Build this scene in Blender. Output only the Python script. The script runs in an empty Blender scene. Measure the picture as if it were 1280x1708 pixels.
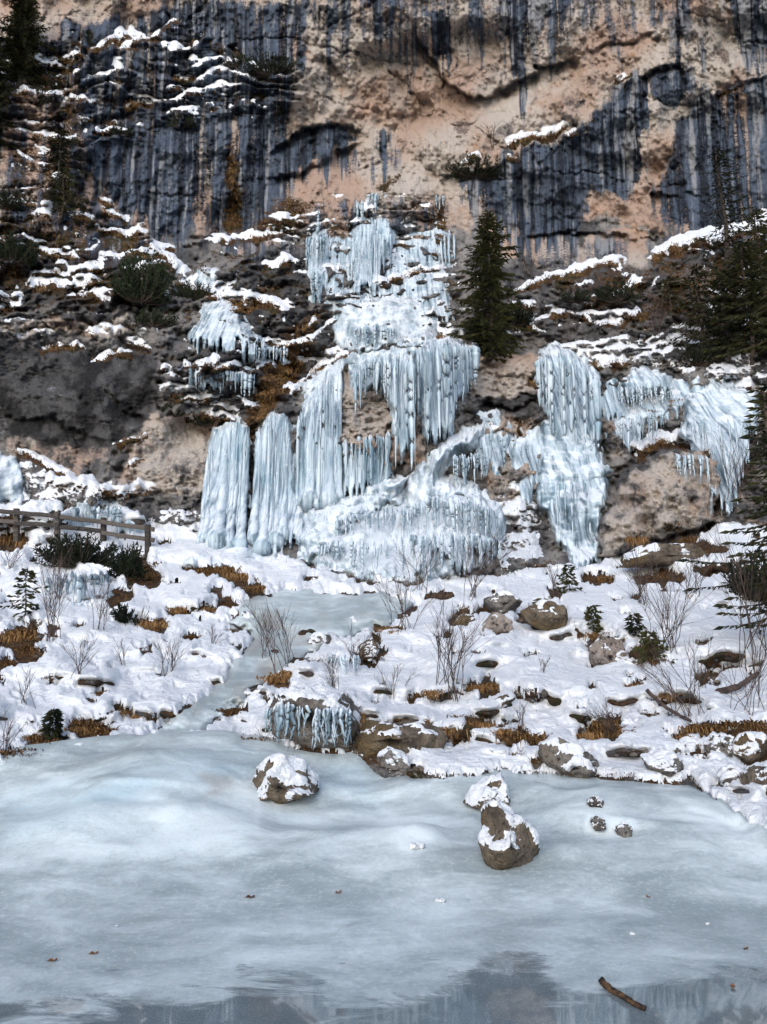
import bpy, bmesh, math, random
import numpy as np
from mathutils import Vector, Matrix
R = math.radians
rng = np.random.default_rng(7); random.seed(7)
scene = bpy.context.scene
C = scene.collection
# ------------------------------------------------------------------ camera
F = 1266.0; W0, H0 = 1280.0, 1708.0; PITCH = R(8.8); EYE = 1.6
cam = bpy.data.cameras.new('camera'); co = bpy.data.objects.new('camera', cam); C.objects.link(co)
co.location = (0, 0, EYE); co.rotation_euler = (R(90)+PITCH, 0, 0)
cam.sensor_fit = 'VERTICAL'; cam.sensor_height = 24; cam.lens = 24*F/H0
cam.clip_start = .05; cam.clip_end = 2000
scene.camera = co
# ------------------------------------------------------------------ sky, sun, exposure
world = bpy.data.worlds.new('World'); scene.world = world; world.use_nodes = True
wn = world.node_tree; bg = wn.nodes['Background']
sky = wn.nodes.new('ShaderNodeTexSky'); sky.sky_type = 'NISHITA'; sky.sun_disc = False
SUN_EL, SUN_AZ = R(32), R(200)          # azimuth clockwise from +Y: behind the camera, a little left
sky.sun_elevation = SUN_EL; sky.sun_rotation = SUN_AZ
sky.air_density = 1.0; sky.dust_density = 1.6; sky.ozone_density = 1.0
wn.links.new(sky.outputs[0], bg.inputs[0]); bg.inputs[1].default_value = .15
sl = bpy.data.lights.new('sun', 'SUN'); so = bpy.data.objects.new('sun', sl); C.objects.link(so)
sl.energy = 1.3; sl.angle = R(60); sl.color = (1, .965, .92)
sd = Vector((math.sin(SUN_AZ)*math.cos(SUN_EL), math.cos(SUN_AZ)*math.cos(SUN_EL), math.sin(SUN_EL)))
so.rotation_euler = sd.to_track_quat('Z', 'Y').to_euler(); so.location = (0, -10, 40)
vs = scene.view_settings; vs.view_transform = 'Standard'; vs.look = 'None'; vs.exposure = .62; vs.gamma = 1
vs.use_curve_mapping = False
scene.cycles.max_bounces = 4; scene.cycles.diffuse_bounces = 2; scene.cycles.glossy_bounces = 3
scene.cycles.transmission_bounces = 3; scene.cycles.transparent_max_bounces = 6
# ------------------------------------------------------------------ numpy helpers
def _h(ix, iy, seed):
    n = (ix.astype(np.int64)*374761393 + iy.astype(np.int64)*668265263 + seed*974634777) & 0xffffffff
    n = ((n ^ (n >> 13))*1274126177) & 0xffffffff
    n = ((n ^ (n >> 16))*2246822519) & 0xffffffff
    return ((n ^ (n >> 15)) & 0xffff)/65535.0
def vnoise(x, y, seed=0):
    x = np.asarray(x, float); y = np.asarray(y, float)
    ix = np.floor(x); iy = np.floor(y); fx = x-ix; fy = y-iy
    fx = fx*fx*fx*(fx*(fx*6-15)+10); fy = fy*fy*fy*(fy*(fy*6-15)+10)
    a = _h(ix, iy, seed); b = _h(ix+1, iy, seed); c = _h(ix, iy+1, seed); d = _h(ix+1, iy+1, seed)
    return (a+(b-a)*fx)*(1-fy)+(c+(d-c)*fx)*fy
def fbm(x, y, o=4, seed=0, gain=.5):              # about -1..1
    s = 0; a = 1; t = 0
    for i in range(o):
        s = s+a*(vnoise(x*2**i+17.3*i, y*2**i-9.1*i, seed+i)*2-1); t += a; a *= gain
    return s/t*1.5
def ridged(x, y, o=4, seed=0):
    s = 0; a = 1; t = 0
    for i in range(o):
        s = s+a*(1-np.abs(vnoise(x*2**i+5.3*i, y*2**i-3.1*i, seed+i)*2-1)); t += a; a *= .5
    return s/t
def worley(x, y, seed=0):
    x = np.asarray(x, float); y = np.asarray(y, float)
    ix = np.floor(x); iy = np.floor(y); best = np.full(np.broadcast(x, y).shape, 9.); b2 = best.copy()
    for dx in (-1, 0, 1):
        for dy in (-1, 0, 1):
            px = ix+dx+_h(ix+dx, iy+dy, seed); py = iy+dy+_h(ix+dx, iy+dy, seed+77)
            d = (px-x)**2+(py-y)**2
            b2 = np.minimum(b2, np.maximum(best, d)); best = np.minimum(best, d)
    return np.sqrt(best), np.sqrt(b2)
def sst(a, b, x):
    t = np.clip((x-a)/(b-a), 0, 1); return t*t*(3-2*t)
def blur(a, n):
    if n < 1: return a
    for ax in (0, 1):
        p = np.pad(a, [(n+1, n) if k == ax else (0, 0) for k in (0, 1)], mode='edge')
        c = np.cumsum(p, axis=ax)
        a = (np.take(c, range(2*n+1, c.shape[ax]), ax)-np.take(c, range(0, c.shape[ax]-2*n-1), ax))/(2*n+1)
    return a
def poly_sd(U, V, pts):
    """signed distance in pixels, positive inside"""
    pts = np.array(pts, float); n = len(pts)
    ins = np.zeros(U.shape, bool); d = np.full(U.shape, 1e9)
    for i in range(n):
        x0, y0 = pts[i]; x1, y1 = pts[(i+1) % n]
        c = ((y0 > V) != (y1 > V)) & (U < (x1-x0)*(V-y0)/((y1-y0) if y1 != y0 else 1e-9)+x0)
        ins ^= c
        L = (x1-x0)**2+(y1-y0)**2+1e-9
        t = np.clip(((U-x0)*(x1-x0)+(V-y0)*(y1-y0))/L, 0, 1)
        d = np.minimum(d, np.hypot(U-x0-t*(x1-x0), V-y0-t*(y1-y0)))
    return np.where(ins, d, -d)
def line_d(U, V, pts):
    """distance to a polyline, side (+ below it in the picture) and 0..1 position along it"""
    d = np.full(U.shape, 1e9); side = np.zeros(U.shape); tt = np.zeros(U.shape)
    n = len(pts)-1
    for i in range(n):
        x0, y0 = pts[i]; x1, y1 = pts[i+1]
        L = (x1-x0)**2+(y1-y0)**2+1e-9
        t = np.clip(((U-x0)*(x1-x0)+(V-y0)*(y1-y0))/L, 0, 1)
        e = np.hypot(U-x0-t*(x1-x0), V-y0-t*(y1-y0)); m = e < d
        cr = ((x1-x0)*(V-y0)-(y1-y0)*(U-x0))*(1 if x1 >= x0 else -1)
        d = np.where(m, e, d); side = np.where(m, np.sign(cr), side); tt = np.where(m, (i+t)/n, tt)
    return d, side, tt
# ------------------------------------------------------------------ camera ray: direction with world y = 1
cs, sn = math.cos(PITCH), math.sin(PITCH)
def ray(u, v):
    a = (np.asarray(u, float)-640)/F; b = (854-np.asarray(v, float))/F
    y = cs-sn*b
    return a/y, (sn+cs*b)/y            # x and z (relative to the eye) per metre of depth
def world_at(u, v, D):
    rx, rz = ray(u, v); return rx*D, D, EYE+rz*D
# ------------------------------------------------------------------ scene helpers
def link(o, parent=None):
    C.objects.link(o)
    if parent is not None: o.parent = parent
    return o
def tag(o, label=None, cat=None, group=None, kind=None):
    if label: o['label'] = label
    if cat: o['category'] = cat
    if group: o['group'] = group
    if kind: o['kind'] = kind
    return o
def mesh_np(name, verts, faces, mat, parent=None, smooth=True, attrs=None):
    """verts (n,3), faces (m,3) or (m,4) arrays"""
    verts = np.ascontiguousarray(verts, np.float32); faces = np.ascontiguousarray(faces, np.int32)
    me = bpy.data.meshes.new(name); k = faces.shape[1]
    me.vertices.add(len(verts)); me.vertices.foreach_set('co', verts.ravel())
    me.loops.add(faces.size); me.loops.foreach_set('vertex_index', faces.ravel())
    me.polygons.add(len(faces)); me.polygons.foreach_set('loop_start', np.arange(0, faces.size, k, dtype=np.int32))
    if smooth: me.polygons.foreach_set('use_smooth', np.ones(len(faces), bool))
    me.update(calc_edges=True)
    for an, av in (attrs or {}).items():
        at = me.attributes.new(an, 'FLOAT', 'POINT'); at.data.foreach_set('value', np.ascontiguousarray(av, np.float32).ravel())
    me.materials.append(mat)
    return link(bpy.data.objects.new(name, me), parent)
def empty(name, loc=(0, 0, 0)):
    o = bpy.data.objects.new(name, None); o.location = loc; o.empty_display_size = .2
    return link(o)
class MB:
    """collects triangles and quads (quads split) of one mesh"""
    def __init__(s): s.v = []; s.f = []; s.n = 0
    def add(s, v, f):
        v = np.asarray(v, float); f = np.asarray(f, int)
        if f.shape[1] == 4: f = np.vstack([f[:, [0, 1, 2]], f[:, [0, 2, 3]]])
        s.v.append(v); s.f.append(f+s.n); s.n += len(v)
    def build(s, name, mat, parent=None, smooth=True):
        loc = np.array(parent.location) if parent is not None and parent.type == 'EMPTY' and parent.parent is None else 0
        return mesh_np(name, np.vstack(s.v)-loc, np.vstack(s.f), mat, parent, smooth)
def tube(mb, pts, rad, k=6, cap=True, wob=0, seed=0):
    pts = np.asarray(pts, float); n = len(pts); rad = np.broadcast_to(np.asarray(rad, float), (n,))
    t = np.gradient(pts, axis=0); t /= np.linalg.norm(t, axis=1)[:, None]+1e-9
    ref = np.array([0, 0, 1.]) if abs(t[0, 2]) < .9 else np.array([1., 0, 0])
    a = np.cross(t, ref); a /= np.linalg.norm(a, axis=1)[:, None]+1e-9; b = np.cross(t, a)
    th = np.arange(k)*2*math.pi/k
    rr = rad[:, None]*np.ones(k)
    if wob:
        g_ = np.random.default_rng(seed); rr = rr*(1+wob*1.6*(g_.random((1, k))-.5)+wob*.35*(g_.random((n, k))-.5))
    v = pts[:, None]+a[:, None]*(np.cos(th)*rr)[..., None]+b[:, None]*(np.sin(th)*rr)[..., None]
    i = np.arange(n-1)[:, None]*k; j = np.arange(k)[None]; j2 = (j+1) % k
    f = np.stack([i+j, i+j2, i+k+j2, i+k+j], -1).reshape(-1, 4)
    vv = v.reshape(-1, 3)
    f = np.vstack([f[:, [0, 1, 2]], f[:, [0, 2, 3]]])
    if cap:
        vv = np.vstack([vv, pts[0], pts[-1]]); c0 = n*k
        jj = np.arange(k); f = np.vstack([f, np.stack([np.full(k, c0), (jj+1) % k, jj], 1),
                                          np.stack([np.full(k, c0+1), (n-1)*k+jj, (n-1)*k+(jj+1) % k], 1)])
    mb.add(vv, f)
# ------------------------------------------------------------------ materials
class NT:
    def __init__(s, name):
        s.m = bpy.data.materials.new(name); s.m.use_nodes = True; s.t = s.m.node_tree
        s.p = s.t.nodes['Principled BSDF']
    def n(s, typ, ins=None, **kw):
        nd = s.t.nodes.new(typ)
        for k, v in kw.items(): setattr(nd, k, v)
        for k, v in (ins or {}).items():
            i = nd.inputs[k]
            if hasattr(v, 'is_linked') or isinstance(v, bpy.types.NodeSocket): s.t.links.new(v, i)
            else: i.default_value = v
        return nd
    def pos(s): return s.n('ShaderNodeNewGeometry').outputs['Position']
    def mapv(s, vec, scale): return s.n('ShaderNodeVectorMath', {0: vec, 1: scale}, operation='MULTIPLY').outputs[0]
    def noise(s, vec, scale, detail=5, rough=.55, dist=0):
        return s.n('ShaderNodeTexNoise', {'Vector': vec, 'Scale': scale, 'Detail': detail, 'Roughness': rough, 'Distortion': dist}).outputs[0]
    def voro(s, vec, scale, feat='F1'): return s.n('ShaderNodeTexVoronoi', {'Vector': vec, 'Scale': scale}, feature=feat).outputs['Distance']
    def math(s, op, a, b=0., c=0.): return s.n('ShaderNodeMath', {0: a, 1: b, 2: c}, operation=op).outputs[0]
    def rmp(s, f, a, b, lo=0., hi=1., smooth=True):
        return s.n('ShaderNodeMapRange', {'Value': f, 'From Min': a, 'From Max': b, 'To Min': lo, 'To Max': hi},
                   interpolation_type='SMOOTHSTEP' if smooth else 'LINEAR').outputs[0]
    def mix(s, f, a, b):
        nd = s.t.nodes.new('ShaderNodeMix'); nd.data_type = 'RGBA'
        for i, v in ((0, f), (6, a), (7, b)):
            if isinstance(v, bpy.types.NodeSocket): s.t.links.new(v, nd.inputs[i])
            elif i: nd.inputs[i].default_value = (*v, 1)
            else: nd.inputs[i].default_value = v
        return nd.outputs[2]
    def attr(s, nm): return s.n('ShaderNodeAttribute', attribute_name=nm).outputs['Fac']
    def set(s, **kw):
        for k, v in kw.items():
            i = s.p.inputs[k.replace('_', ' ')]
            if isinstance(v, bpy.types.NodeSocket): s.t.links.new(v, i)
            else: i.default_value = (*v, 1) if isinstance(v, tuple) and len(v) == 3 and i.type == 'RGBA' else v
    def bump(s, h, strength=.5, dist=.05, prev=None):
        ins = {'Height': h, 'Strength': strength, 'Distance': dist}
        if prev is not None: ins['Normal'] = prev
        o = s.n('ShaderNodeBump', ins).outputs[0]; s.t.links.new(o, s.p.inputs['Normal']); return o
M = {}
def mat_rock():
    t = NT('rock'); p = t.pos()
    fine = t.noise(p, 5.5, 4, .68); strk2 = t.math('MULTIPLY_ADD', t.math('SUBTRACT', fine, .5), .35, t.attr('streak'))
    tone = t.attr('tone'); f0 = t.math('SUBTRACT', fine, .5)
    mid = t.math('MULTIPLY_ADD', f0, .5, tone)
    grey = t.mix(t.rmp(mid, .25, .75), (.10, .10, .105), (.42, .40, .385))
    peach = t.mix(t.rmp(t.attr('swell'), .3, .7), (.63, .46, .37), (.72, .645, .58))
    peach = t.mix(t.rmp(mid, .60, .84, 0, .65), peach, (.62, .385, .25))
    peach = t.mix(t.rmp(mid, .36, .16, 0, .85), peach, (.16, .12, .105))
    col = t.mix(t.rmp(t.math('MULTIPLY_ADD', f0, .5, t.attr('warm')), .35, .65), grey, peach)
    # black and blue-grey water stains running down the wall
    cool = t.attr('cool'); blue = t.mix(t.rmp(strk2, .36, .66), t.mix(cool, (.028, .027, .027), (.024, .032, .050)), t.mix(cool, (.12, .115, .112), (.125, .165, .235)))
    blue = t.mix(t.rmp(t.math('ADD', strk2, t.math('MULTIPLY', t.math('MULTIPLY', t.attr('pale'), cool), .5)), .70, .92, 0, .9), blue, (.42, .43, .455))
    s = t.math('MULTIPLY_ADD', f0, .7, t.attr('dark'))
    s = t.math('MULTIPLY_ADD', t.math('SUBTRACT', strk2, .5), .8, s)
    col = t.mix(t.rmp(s, .28, .66), col, blue)
    # thin soil, moss and dead grass on ledges
    soil = t.mix(t.rmp(fine, .35, .62), (.018, .013, .009), (.12, .06, .025))
    soil = t.mix(t.rmp(tone, .5, .7, 0, .8), soil, (.035, .036, .012))
    col = t.mix(t.rmp(t.math('MULTIPLY_ADD', f0, 1.5, t.attr('moss')), .40, .60), col, soil)
    t.set(Base_Color=col, Roughness=.85, Specular_IOR_Level=.25)
    h = t.math('MULTIPLY_ADD', t.noise(p, 17, 4, .75), .42, fine)
    t.bump(h, 1., .42)
    return t.m
def mat_snow():
    t = NT('snow'); p = t.pos()
    n2 = t.noise(p, 9, 6, .72); n1 = t.noise(p, 2.6, 3, .6)
    col = t.mix(t.rmp(n2, .3, .7), (.74, .79, .86), (.86, .88, .91))
    col = t.mix(t.rmp(t.noise(p, 30, 3, .75), .66, .76, 0, .8), col, (.14, .09, .055))
    t.set(Base_Color=col, Roughness=.6, Specular_IOR_Level=.3)
    t.bump(t.math('MULTIPLY_ADD', n1, 1.6, n2), .8, .13)
    return t.m
def mat_ice(name, vert=True, base=((.21, .295, .365), (.52, .605, .675)), clear=(.17, .29, .37)):
    t = NT(name); p = t.pos()
    n1 = t.noise(t.mapv(p, (7, .5, .22) if vert else (3, .8, 1.0)), 1.0, 5, .62)
    n2 = t.noise(t.mapv(p, (1, .25, .4)), 9, 4, .6); n3 = t.noise(t.mapv(p, (1, 1, .45)), 1.3, 3, .6)
    col = t.mix(t.rmp(n1, .36, .64), *base)
    col = t.mix(t.rmp(n3, .48, .70, 0, .7), col, clear)
    col = t.mix(t.rmp(n2, .58, .74, 0, .55), col, (.78, .83, .87))
    # rime and snow lying on what faces up
    nz = t.n('ShaderNodeSeparateXYZ', {0: t.n('ShaderNodeNewGeometry').outputs['Normal']}).outputs[2]
    sf = t.rmp(t.math('MULTIPLY_ADD', t.math('SUBTRACT', n3, .5), 1.0, nz), .55, .95, 0, .75)
    col = t.mix(sf, col, (.78, .83, .88))
    t.set(Base_Color=col, Roughness=t.math('MAXIMUM', t.math('MULTIPLY', sf, .6), t.rmp(n2, .3, .7, .12, .42)), Specular_IOR_Level=.55, IOR=1.31)
    t.set(Alpha=t.math('MAXIMUM', sf, t.rmp(n1, .30, .50, .45 if vert else .70, 1.)))
    t.bump(t.math('MULTIPLY_ADD', n2, .25, n1), .45, .07)
    return t.m
def mat_lake():
    t = NT('lake_ice'); p = t.pos()
    # drifting clouds of white frost in grey-blue ice, drawn out along the shore
    n1 = t.noise(t.mapv(p, (.9, 1.7, 1)), 1.0, 5, .6, .8)
    n2 = t.noise(t.mapv(p, (2.0, 3.0, 1)), 1.0, 8, .74, .5)
    n3 = t.noise(p, 30, 4, .7); n4 = t.noise(p, 140, 3, .7)
    fr = t.math('ADD', t.attr('frost'), t.math('MULTIPLY', t.math('SUBTRACT', n1, .5), 1.1))
    fr = t.math('ADD', fr, t.math('MULTIPLY', t.math('SUBTRACT', n2, .5), 1.25))
    col = t.mix(t.rmp(fr, .15, .95), (.26, .315, .335), (.62, .695, .72))
    col = t.mix(t.math('MULTIPLY', t.rmp(t.attr('blue'), .1, .9), t.rmp(n1, .25, .75)), col, (.36, .52, .60))
    col = t.mix(t.rmp(t.math('ADD', t.attr('dirt'), t.math('MULTIPLY', t.math('SUBTRACT', n2, .5), .8)), .45, .95, 0, .6), col, (.22, .185, .155))
    col = t.mix(t.rmp(n3, .50, .72, 0, .35), col, (.70, .76, .79)); col = t.mix(t.rmp(n3, .46, .28, 0, .25), col, (.20, .24, .26))
    wet = t.attr('wet')
    wn_ = t.math('ADD', wet, t.math('MULTIPLY', t.math('SUBTRACT', t.noise(t.mapv(p, (1.0, 2.6, 1)), 1.5, 5, .62, .5), .5), 1.5))
    wm = t.rmp(wn_, .42, .66)
    speck = t.rmp(n4, .52, .66)
    wm2 = t.math('MULTIPLY', wm, t.math('SUBTRACT', 1., t.math('MULTIPLY', speck, .55)))
    col = t.mix(t.math('MULTIPLY', wm2, .85), col, (.085, .115, .135))  # dark tone of wet clear ice; also paints the boulder reflections
    t.set(Base_Color=col, Roughness=t.math('ADD', t.rmp(wm, 0, 1, .30, .035), t.math('MULTIPLY', n3, .05)),
          Specular_IOR_Level=.5, IOR=1.36)
    t.set(Coat_Weight=t.rmp(wm, 0, 1, .15, 1.), Coat_Roughness=t.rmp(wm, 0, 1, .14, .02), Coat_IOR=1.5)
    h = t.math('ADD', t.math('MULTIPLY', n2, 1.), t.math('MULTIPLY', n3, .08))
    hb = t.math('MULTIPLY', h, t.rmp(wm, 0, 1, 1, .02))
    t.bump(hb, .25, .05)
    return t.m
M['rock'] = mat_rock(); M['snow'] = mat_snow()
M['ice'] = mat_ice('waterfall_ice'); M['ice_mound'] = mat_ice('mound_ice', False, ((.27, .345, .41), (.60, .665, .72)), (.20, .29, .35))
M['lake'] = mat_lake()
# ------------------------------------------------------------------ the lie of the land
# depth (metres) along picture columns: found from the lake level, usual sizes and what stands in front of what
COLS = {
 -500: [(1475, 4.9), (1330, 6.4), (1270, 7.2), (1235, 8), (1150, 10), (1080, 12.5), (1000, 16), (950, 19), (910, 21.5), (860, 23), (800, 24.5), (700, 27), (600, 28), (540, 29), (480, 31), (400, 33), (330, 35.5), (250, 37.5), (150, 39), (80, 40.5), (0, 41.5), (-500, 45)],
 0: [(1475, 4.8), (1330, 6.3), (1270, 7.1), (1235, 7.9), (1150, 10), (1080, 12.5), (1000, 17), (950, 20), (910, 23), (860, 24.2), (800, 25.6), (760, 27.3), (700, 28), (600, 28.5), (540, 29.4), (480, 31), (400, 33), (330, 35.5), (250, 37.5), (150, 39), (80, 40.5), (0, 41.5), (-500, 45)],
 300: [(1475, 4.8), (1330, 6.3), (1262, 7.3), (1225, 8.1), (1150, 9.9), (1080, 12.3), (1000, 16.5), (950, 20), (910, 23), (870, 24), (820, 25.2), (740, 26.3), (650, 27.3), (600, 28.6), (500, 30.8), (450, 32.2), (420, 34.5), (395, 37.5), (330, 38.6), (200, 39.5), (150, 40), (60, 41), (0, 41.5), (-500, 44)],
 640: [(1475, 4.8), (1400, 5.6), (1300, 6.8), (1252, 7.6), (1205, 8.1), (1150, 9.5), (1100, 11), (1050, 13), (1000, 15.5), (960, 18), (920, 20.2), (880, 22), (850, 23), (800, 24.2), (700, 26.3), (600, 28), (560, 29.5), (500, 31.5), (450, 33.5), (400, 35.5), (340, 37.5), (300, 39), (200, 40.5), (100, 40.5), (0, 39.5), (-500, 42)],
 950: [(1475, 4.8), (1400, 5.6), (1330, 6.4), (1285, 7.1), (1235, 7.8), (1150, 9.3), (1080, 11.5), (1020, 14), (960, 18), (930, 20), (880, 22), (800, 23.6), (700, 25.2), (600, 27), (570, 28.6), (520, 31), (470, 33.5), (435, 36.5), (400, 38.8), (300, 40), (200, 40.6), (100, 40.4), (0, 39.8), (-500, 42)],
 1280: [(1475, 4.8), (1400, 5.5), (1340, 6.2), (1280, 7.0), (1200, 8.1), (1100, 10.5), (1000, 14), (930, 17), (870, 20), (780, 22), (700, 24), (640, 25.5), (600, 28), (520, 31), (440, 34), (390, 37), (350, 39), (200, 41), (0, 41.5), (-500, 44)],
 1800: [(1475, 4.6), (1400, 5.3), (1340, 6.0), (1280, 6.8), (1200, 8), (1100, 10), (1000, 13), (930, 16), (870, 18.5), (780, 21), (700, 23), (640, 25), (600, 27), (520, 30), (440, 33), (390, 36), (350, 38), (200, 40), (0, 41), (-500, 44)],
}
STEP = 2.0
us = np.concatenate([np.arange(-420, -8, 5.), np.arange(-8, 1288, STEP), np.arange(1288, 1701, 5.)])
vs_ = np.concatenate([np.arange(-330, -6, 5.), np.arange(-6, 1480, STEP)])
U, V = np.meshgrid(us, vs_)                      # rows run down the picture
NU, NV = len(us), len(vs_)
ck = sorted(COLS)
prof = np.stack([np.interp(vs_, [a[0] for a in COLS[k]][::-1], [a[1] for a in COLS[k]][::-1]) for k in ck], 1)
iu = np.clip(np.searchsorted(ck, us)-1, 0, len(ck)-2)
tu = (us-np.array(ck)[iu])/(np.array(ck)[iu+1]-np.array(ck)[iu]); tu = tu*tu*(3-2*tu)
D = prof[:, iu]*(1-tu)+prof[:, iu+1]*tu
D = blur(blur(D, 5), 4)
WX = U+fbm(U/46, V/46, 3, 40)*9; WV = V+fbm(U/40, V/40, 3, 50)*8     # warped picture coordinates: ragged outlines
WX2 = WX+fbm(U/11, V/11, 2, 41)*3.5; WV2 = WV+fbm(U/10, V/10, 2, 51)*3.5
def pm(pts, soft=8., w=2):
    u, v = (WX2, WV2) if w == 2 else (WX, WV) if w == 1 else (U, V)
    p = np.array(pts, float); out = np.zeros(U.shape)
    r = (vs_ > p[:, 1].min()-soft-25) & (vs_ < p[:, 1].max()+soft+25); c = (us > p[:, 0].min()-soft-25) & (us < p[:, 0].max()+soft+25)
    ix = np.ix_(r, c)
    out[ix] = sst(-soft, soft, poly_sd(u[ix], v[ix], pts)); return out
# ---- foot of the cliff: rock above it, snow slope below it
FOOT = [(-500, 850), (0, 850), (60, 835), (200, 850), (300, 880), (340, 905), (480, 925), (520, 955), (700, 975), (830, 960), (900, 940), (1000, 950), (1010, 935), (1150, 900), (1200, 880), (1290, 880), (1800, 880)]
foot = np.interp(us, [a[0] for a in FOOT], [a[1] for a in FOOT])[None, :]
SHORE = [(-500, 1275), (0, 1272), (90, 1262), (190, 1245), (245, 1262), (330, 1245), (440, 1250), (590, 1252), (640, 1285), (700, 1290), (740, 1300), (840, 1290), (910, 1295), (1000, 1300), (1150, 1305), (1200, 1345), (1280, 1395), (1800, 1500)]
shore = np.interp(us, [a[0] for a in SHORE], [a[1] for a in SHORE])[None, :]
isc = sst(12, -12, V-foot)                        # 1 on the cliff
# ---- terraces in the vegetated zones
TZ = [[(-420, 90), (80, 60), (260, 60), (330, 40), (420, 90), (520, 110), (500, 180), (330, 215), (150, 240), (150, 330), (230, 370), (290, 430), (330, 520), (300, 600), (120, 560), (-420, 540)],
      [(300, 395), (420, 380), (470, 335), (720, 320), (760, 420), (780, 560), (700, 580), (560, 590), (520, 640), (420, 690), (290, 690), (250, 620), (320, 500)],
      [(770, 430), (900, 470), (1060, 430), (1280, 370), (1700, 340), (1700, 640), (1280, 650), (1100, 620), (900, 570), (780, 560)]]
tz = np.zeros(U.shape)
for z in TZ: tz = np.maximum(tz, pm(z, 18, 1))
pw = (V+fbm(U/95, V/60, 4, 3)*34+(U-640)*.04)/27.
fr = np.ceil(pw)-pw                              # 0..1 going up
stepf = sst(.62, .98, fr)-fr
D = D+tz*1.05*stepf
pw2 = (V+fbm(U/60, V/30, 4, 4)*20+(U-640)*.10*np.sign(U-560))/9.5; fr2 = np.ceil(pw2)-pw2
D = D+np.maximum(tz, .5*sst(400, 440, V)*isc)*.42*(sst(.55, .95, fr2)-fr2)*sst(-.5, .2, fbm(U/70, V/50, 2, 6))
tread = tz*sst(.60, .75, fr)*sst(1.0, .93, fr)
# ---- hand-placed ledges that carry snow: points, snow thickness in pixels, depth of the tread in metres
LEDGES = [
 ([(150, 80), (180, 70), (215, 57), (250, 60)], 5, .9), ([(180, 77), (230, 68), (258, 62), (280, 47), (312, 32)], 4, .9), ([(72, 101), (100, 95), (140, 88)], 4, .7), ([(75, 109), (122, 109)], 4, .6),
 ([(20, 151), (42, 145)], 3, .5), ([(95, 155), (126, 152)], 4, .6), ([(110, 165), (172, 162)], 4, .6), ([(292, 131), (322, 119)], 3, .5), ([(278, 151), (302, 146), (347, 150)], 4, .7),
 ([(208, 179), (266, 170)], 4, .6), ([(352, 114), (384, 101)], 3, .6), ([(68, 133), (88, 131)], 3, .4), ([(143, 215), (216, 215)], 4, .7), ([(168, 203), (202, 200)], 3, .5), ([(124, 198), (150, 203)], 3, .5),
 ([(148, 327), (180, 338), (198, 350)], 4, .8), ([(180, 351), (222, 370)], 4, .7), ([(113, 363), (163, 363)], 4, .7), ([(158, 372), (200, 385), (250, 394)], 5, .9), ([(340, 391), (385, 401), (446, 381)], 6, 1.1),
 ([(252, 404), (296, 415)], 5, .8), ([(58, 404), (95, 423), (132, 430)], 6, .8), ([(-10, 331), (22, 331)], 3, .4), ([(-10, 339), (64, 337)], 3, .5), ([(-10, 395), (18, 397)], 3, .5),
 ([(838, 246), (870, 233), (920, 219), (957, 205)], 6, 1.3), ([(770, 269), (802, 262)], 4, .6), ([(843, 259), (872, 261)], 3, .4), ([(943, 231), (967, 217)], 4, .5), ([(1008, 152), (1058, 119)], 2, .6), ([(1188, 157), (1234, 137)], 3, .8),
 ([(1072, 432), (1120, 417), (1160, 404), (1210, 388), (1300, 362), (1500, 320)], 11, 1.4), ([(250, 412), (280, 430), (308, 456)], 8, .8), ([(285, 466), (330, 472), (390, 503), (462, 512), (474, 532)], 13, 1.2),
 ([(50, 455), (104, 456)], 5, .6), ([(50, 483), (100, 472), (182, 468)], 9, .9), ([(98, 462), (182, 441)], 8, .7), ([(-10, 492), (42, 502)], 5, .6), ([(-10, 508), (42, 511)], 6, .6), ([(106, 491), (184, 491)], 5, .7),
 ([(62, 582), (155, 575)], 3, .4), ([(143, 596), (222, 586)], 4, .5), ([(206, 568), (252, 578)], 5, .6), ([(262, 609), (284, 617)], 5, .5), ([(282, 655), (330, 662), (400, 684)], 9, .9), ([(300, 690), (350, 694), (398, 702)], 8, .8),
 ([(186, 744), (252, 725)], 4, .5), ([(213, 777), (246, 765)], 4, .4), ([(18, 758), (60, 764), (124, 798)], 9, .9), ([(46, 803), (130, 803), (200, 816), (272, 817)], 10, .9), ([(436, 441), (470, 430), (497, 438)], 6, .7),
 ([(590, 470), (640, 468), (700, 447), (757, 443)], 7, .9), ([(715, 554), (786, 556)], 9, .9), ([(856, 482), (900, 467), (985, 443), (1062, 440)], 8, 1.2), ([(848, 511), (902, 515)], 6, .7), ([(914, 524), (956, 526)], 6, .7),
 ([(963, 531), (987, 531)], 5, .5), ([(963, 506), (992, 510)], 4, .5), ([(986, 537), (1040, 531), (1076, 512)], 9, .9), ([(1040, 477), (1077, 470)], 6, .6), ([(860, 530), (906, 562)], 4, .5), ([(640, 560), (700, 548)], 6, .6),
 ([(985, 610), (1010, 600), (1060, 610)], 9, .7), ([(1030, 705), (1080, 672), (1160, 655)], 12, .8), ([(1040, 752), (1100, 730), (1205, 745)], 15, 1.0), ([(1190, 655), (1240, 650), (1300, 655)], 12, .8),
 ([(480, 665), (500, 640), (545, 605), (590, 590)], 5, .6), ([(300, 603), (350, 606), (420, 603)], 6, .7), ([(560, 505), (600, 497), (640, 506)], 5, .5), ([(420, 566), (455, 570), (478, 580)], 7, .5), ([(420, 612), (455, 612)], 6, .5), ([(470, 640), (495, 636)], 5, .4),
 ([(885, 628), (905, 645)], 4, .3), ([(870, 690), (880, 760)], 4, .2), ([(640, 400), (700, 405)], 5, .4), ([(560, 440), (590, 452)], 4, .4),
]
snow = np.zeros(U.shape); moss = np.zeros(U.shape)
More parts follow.
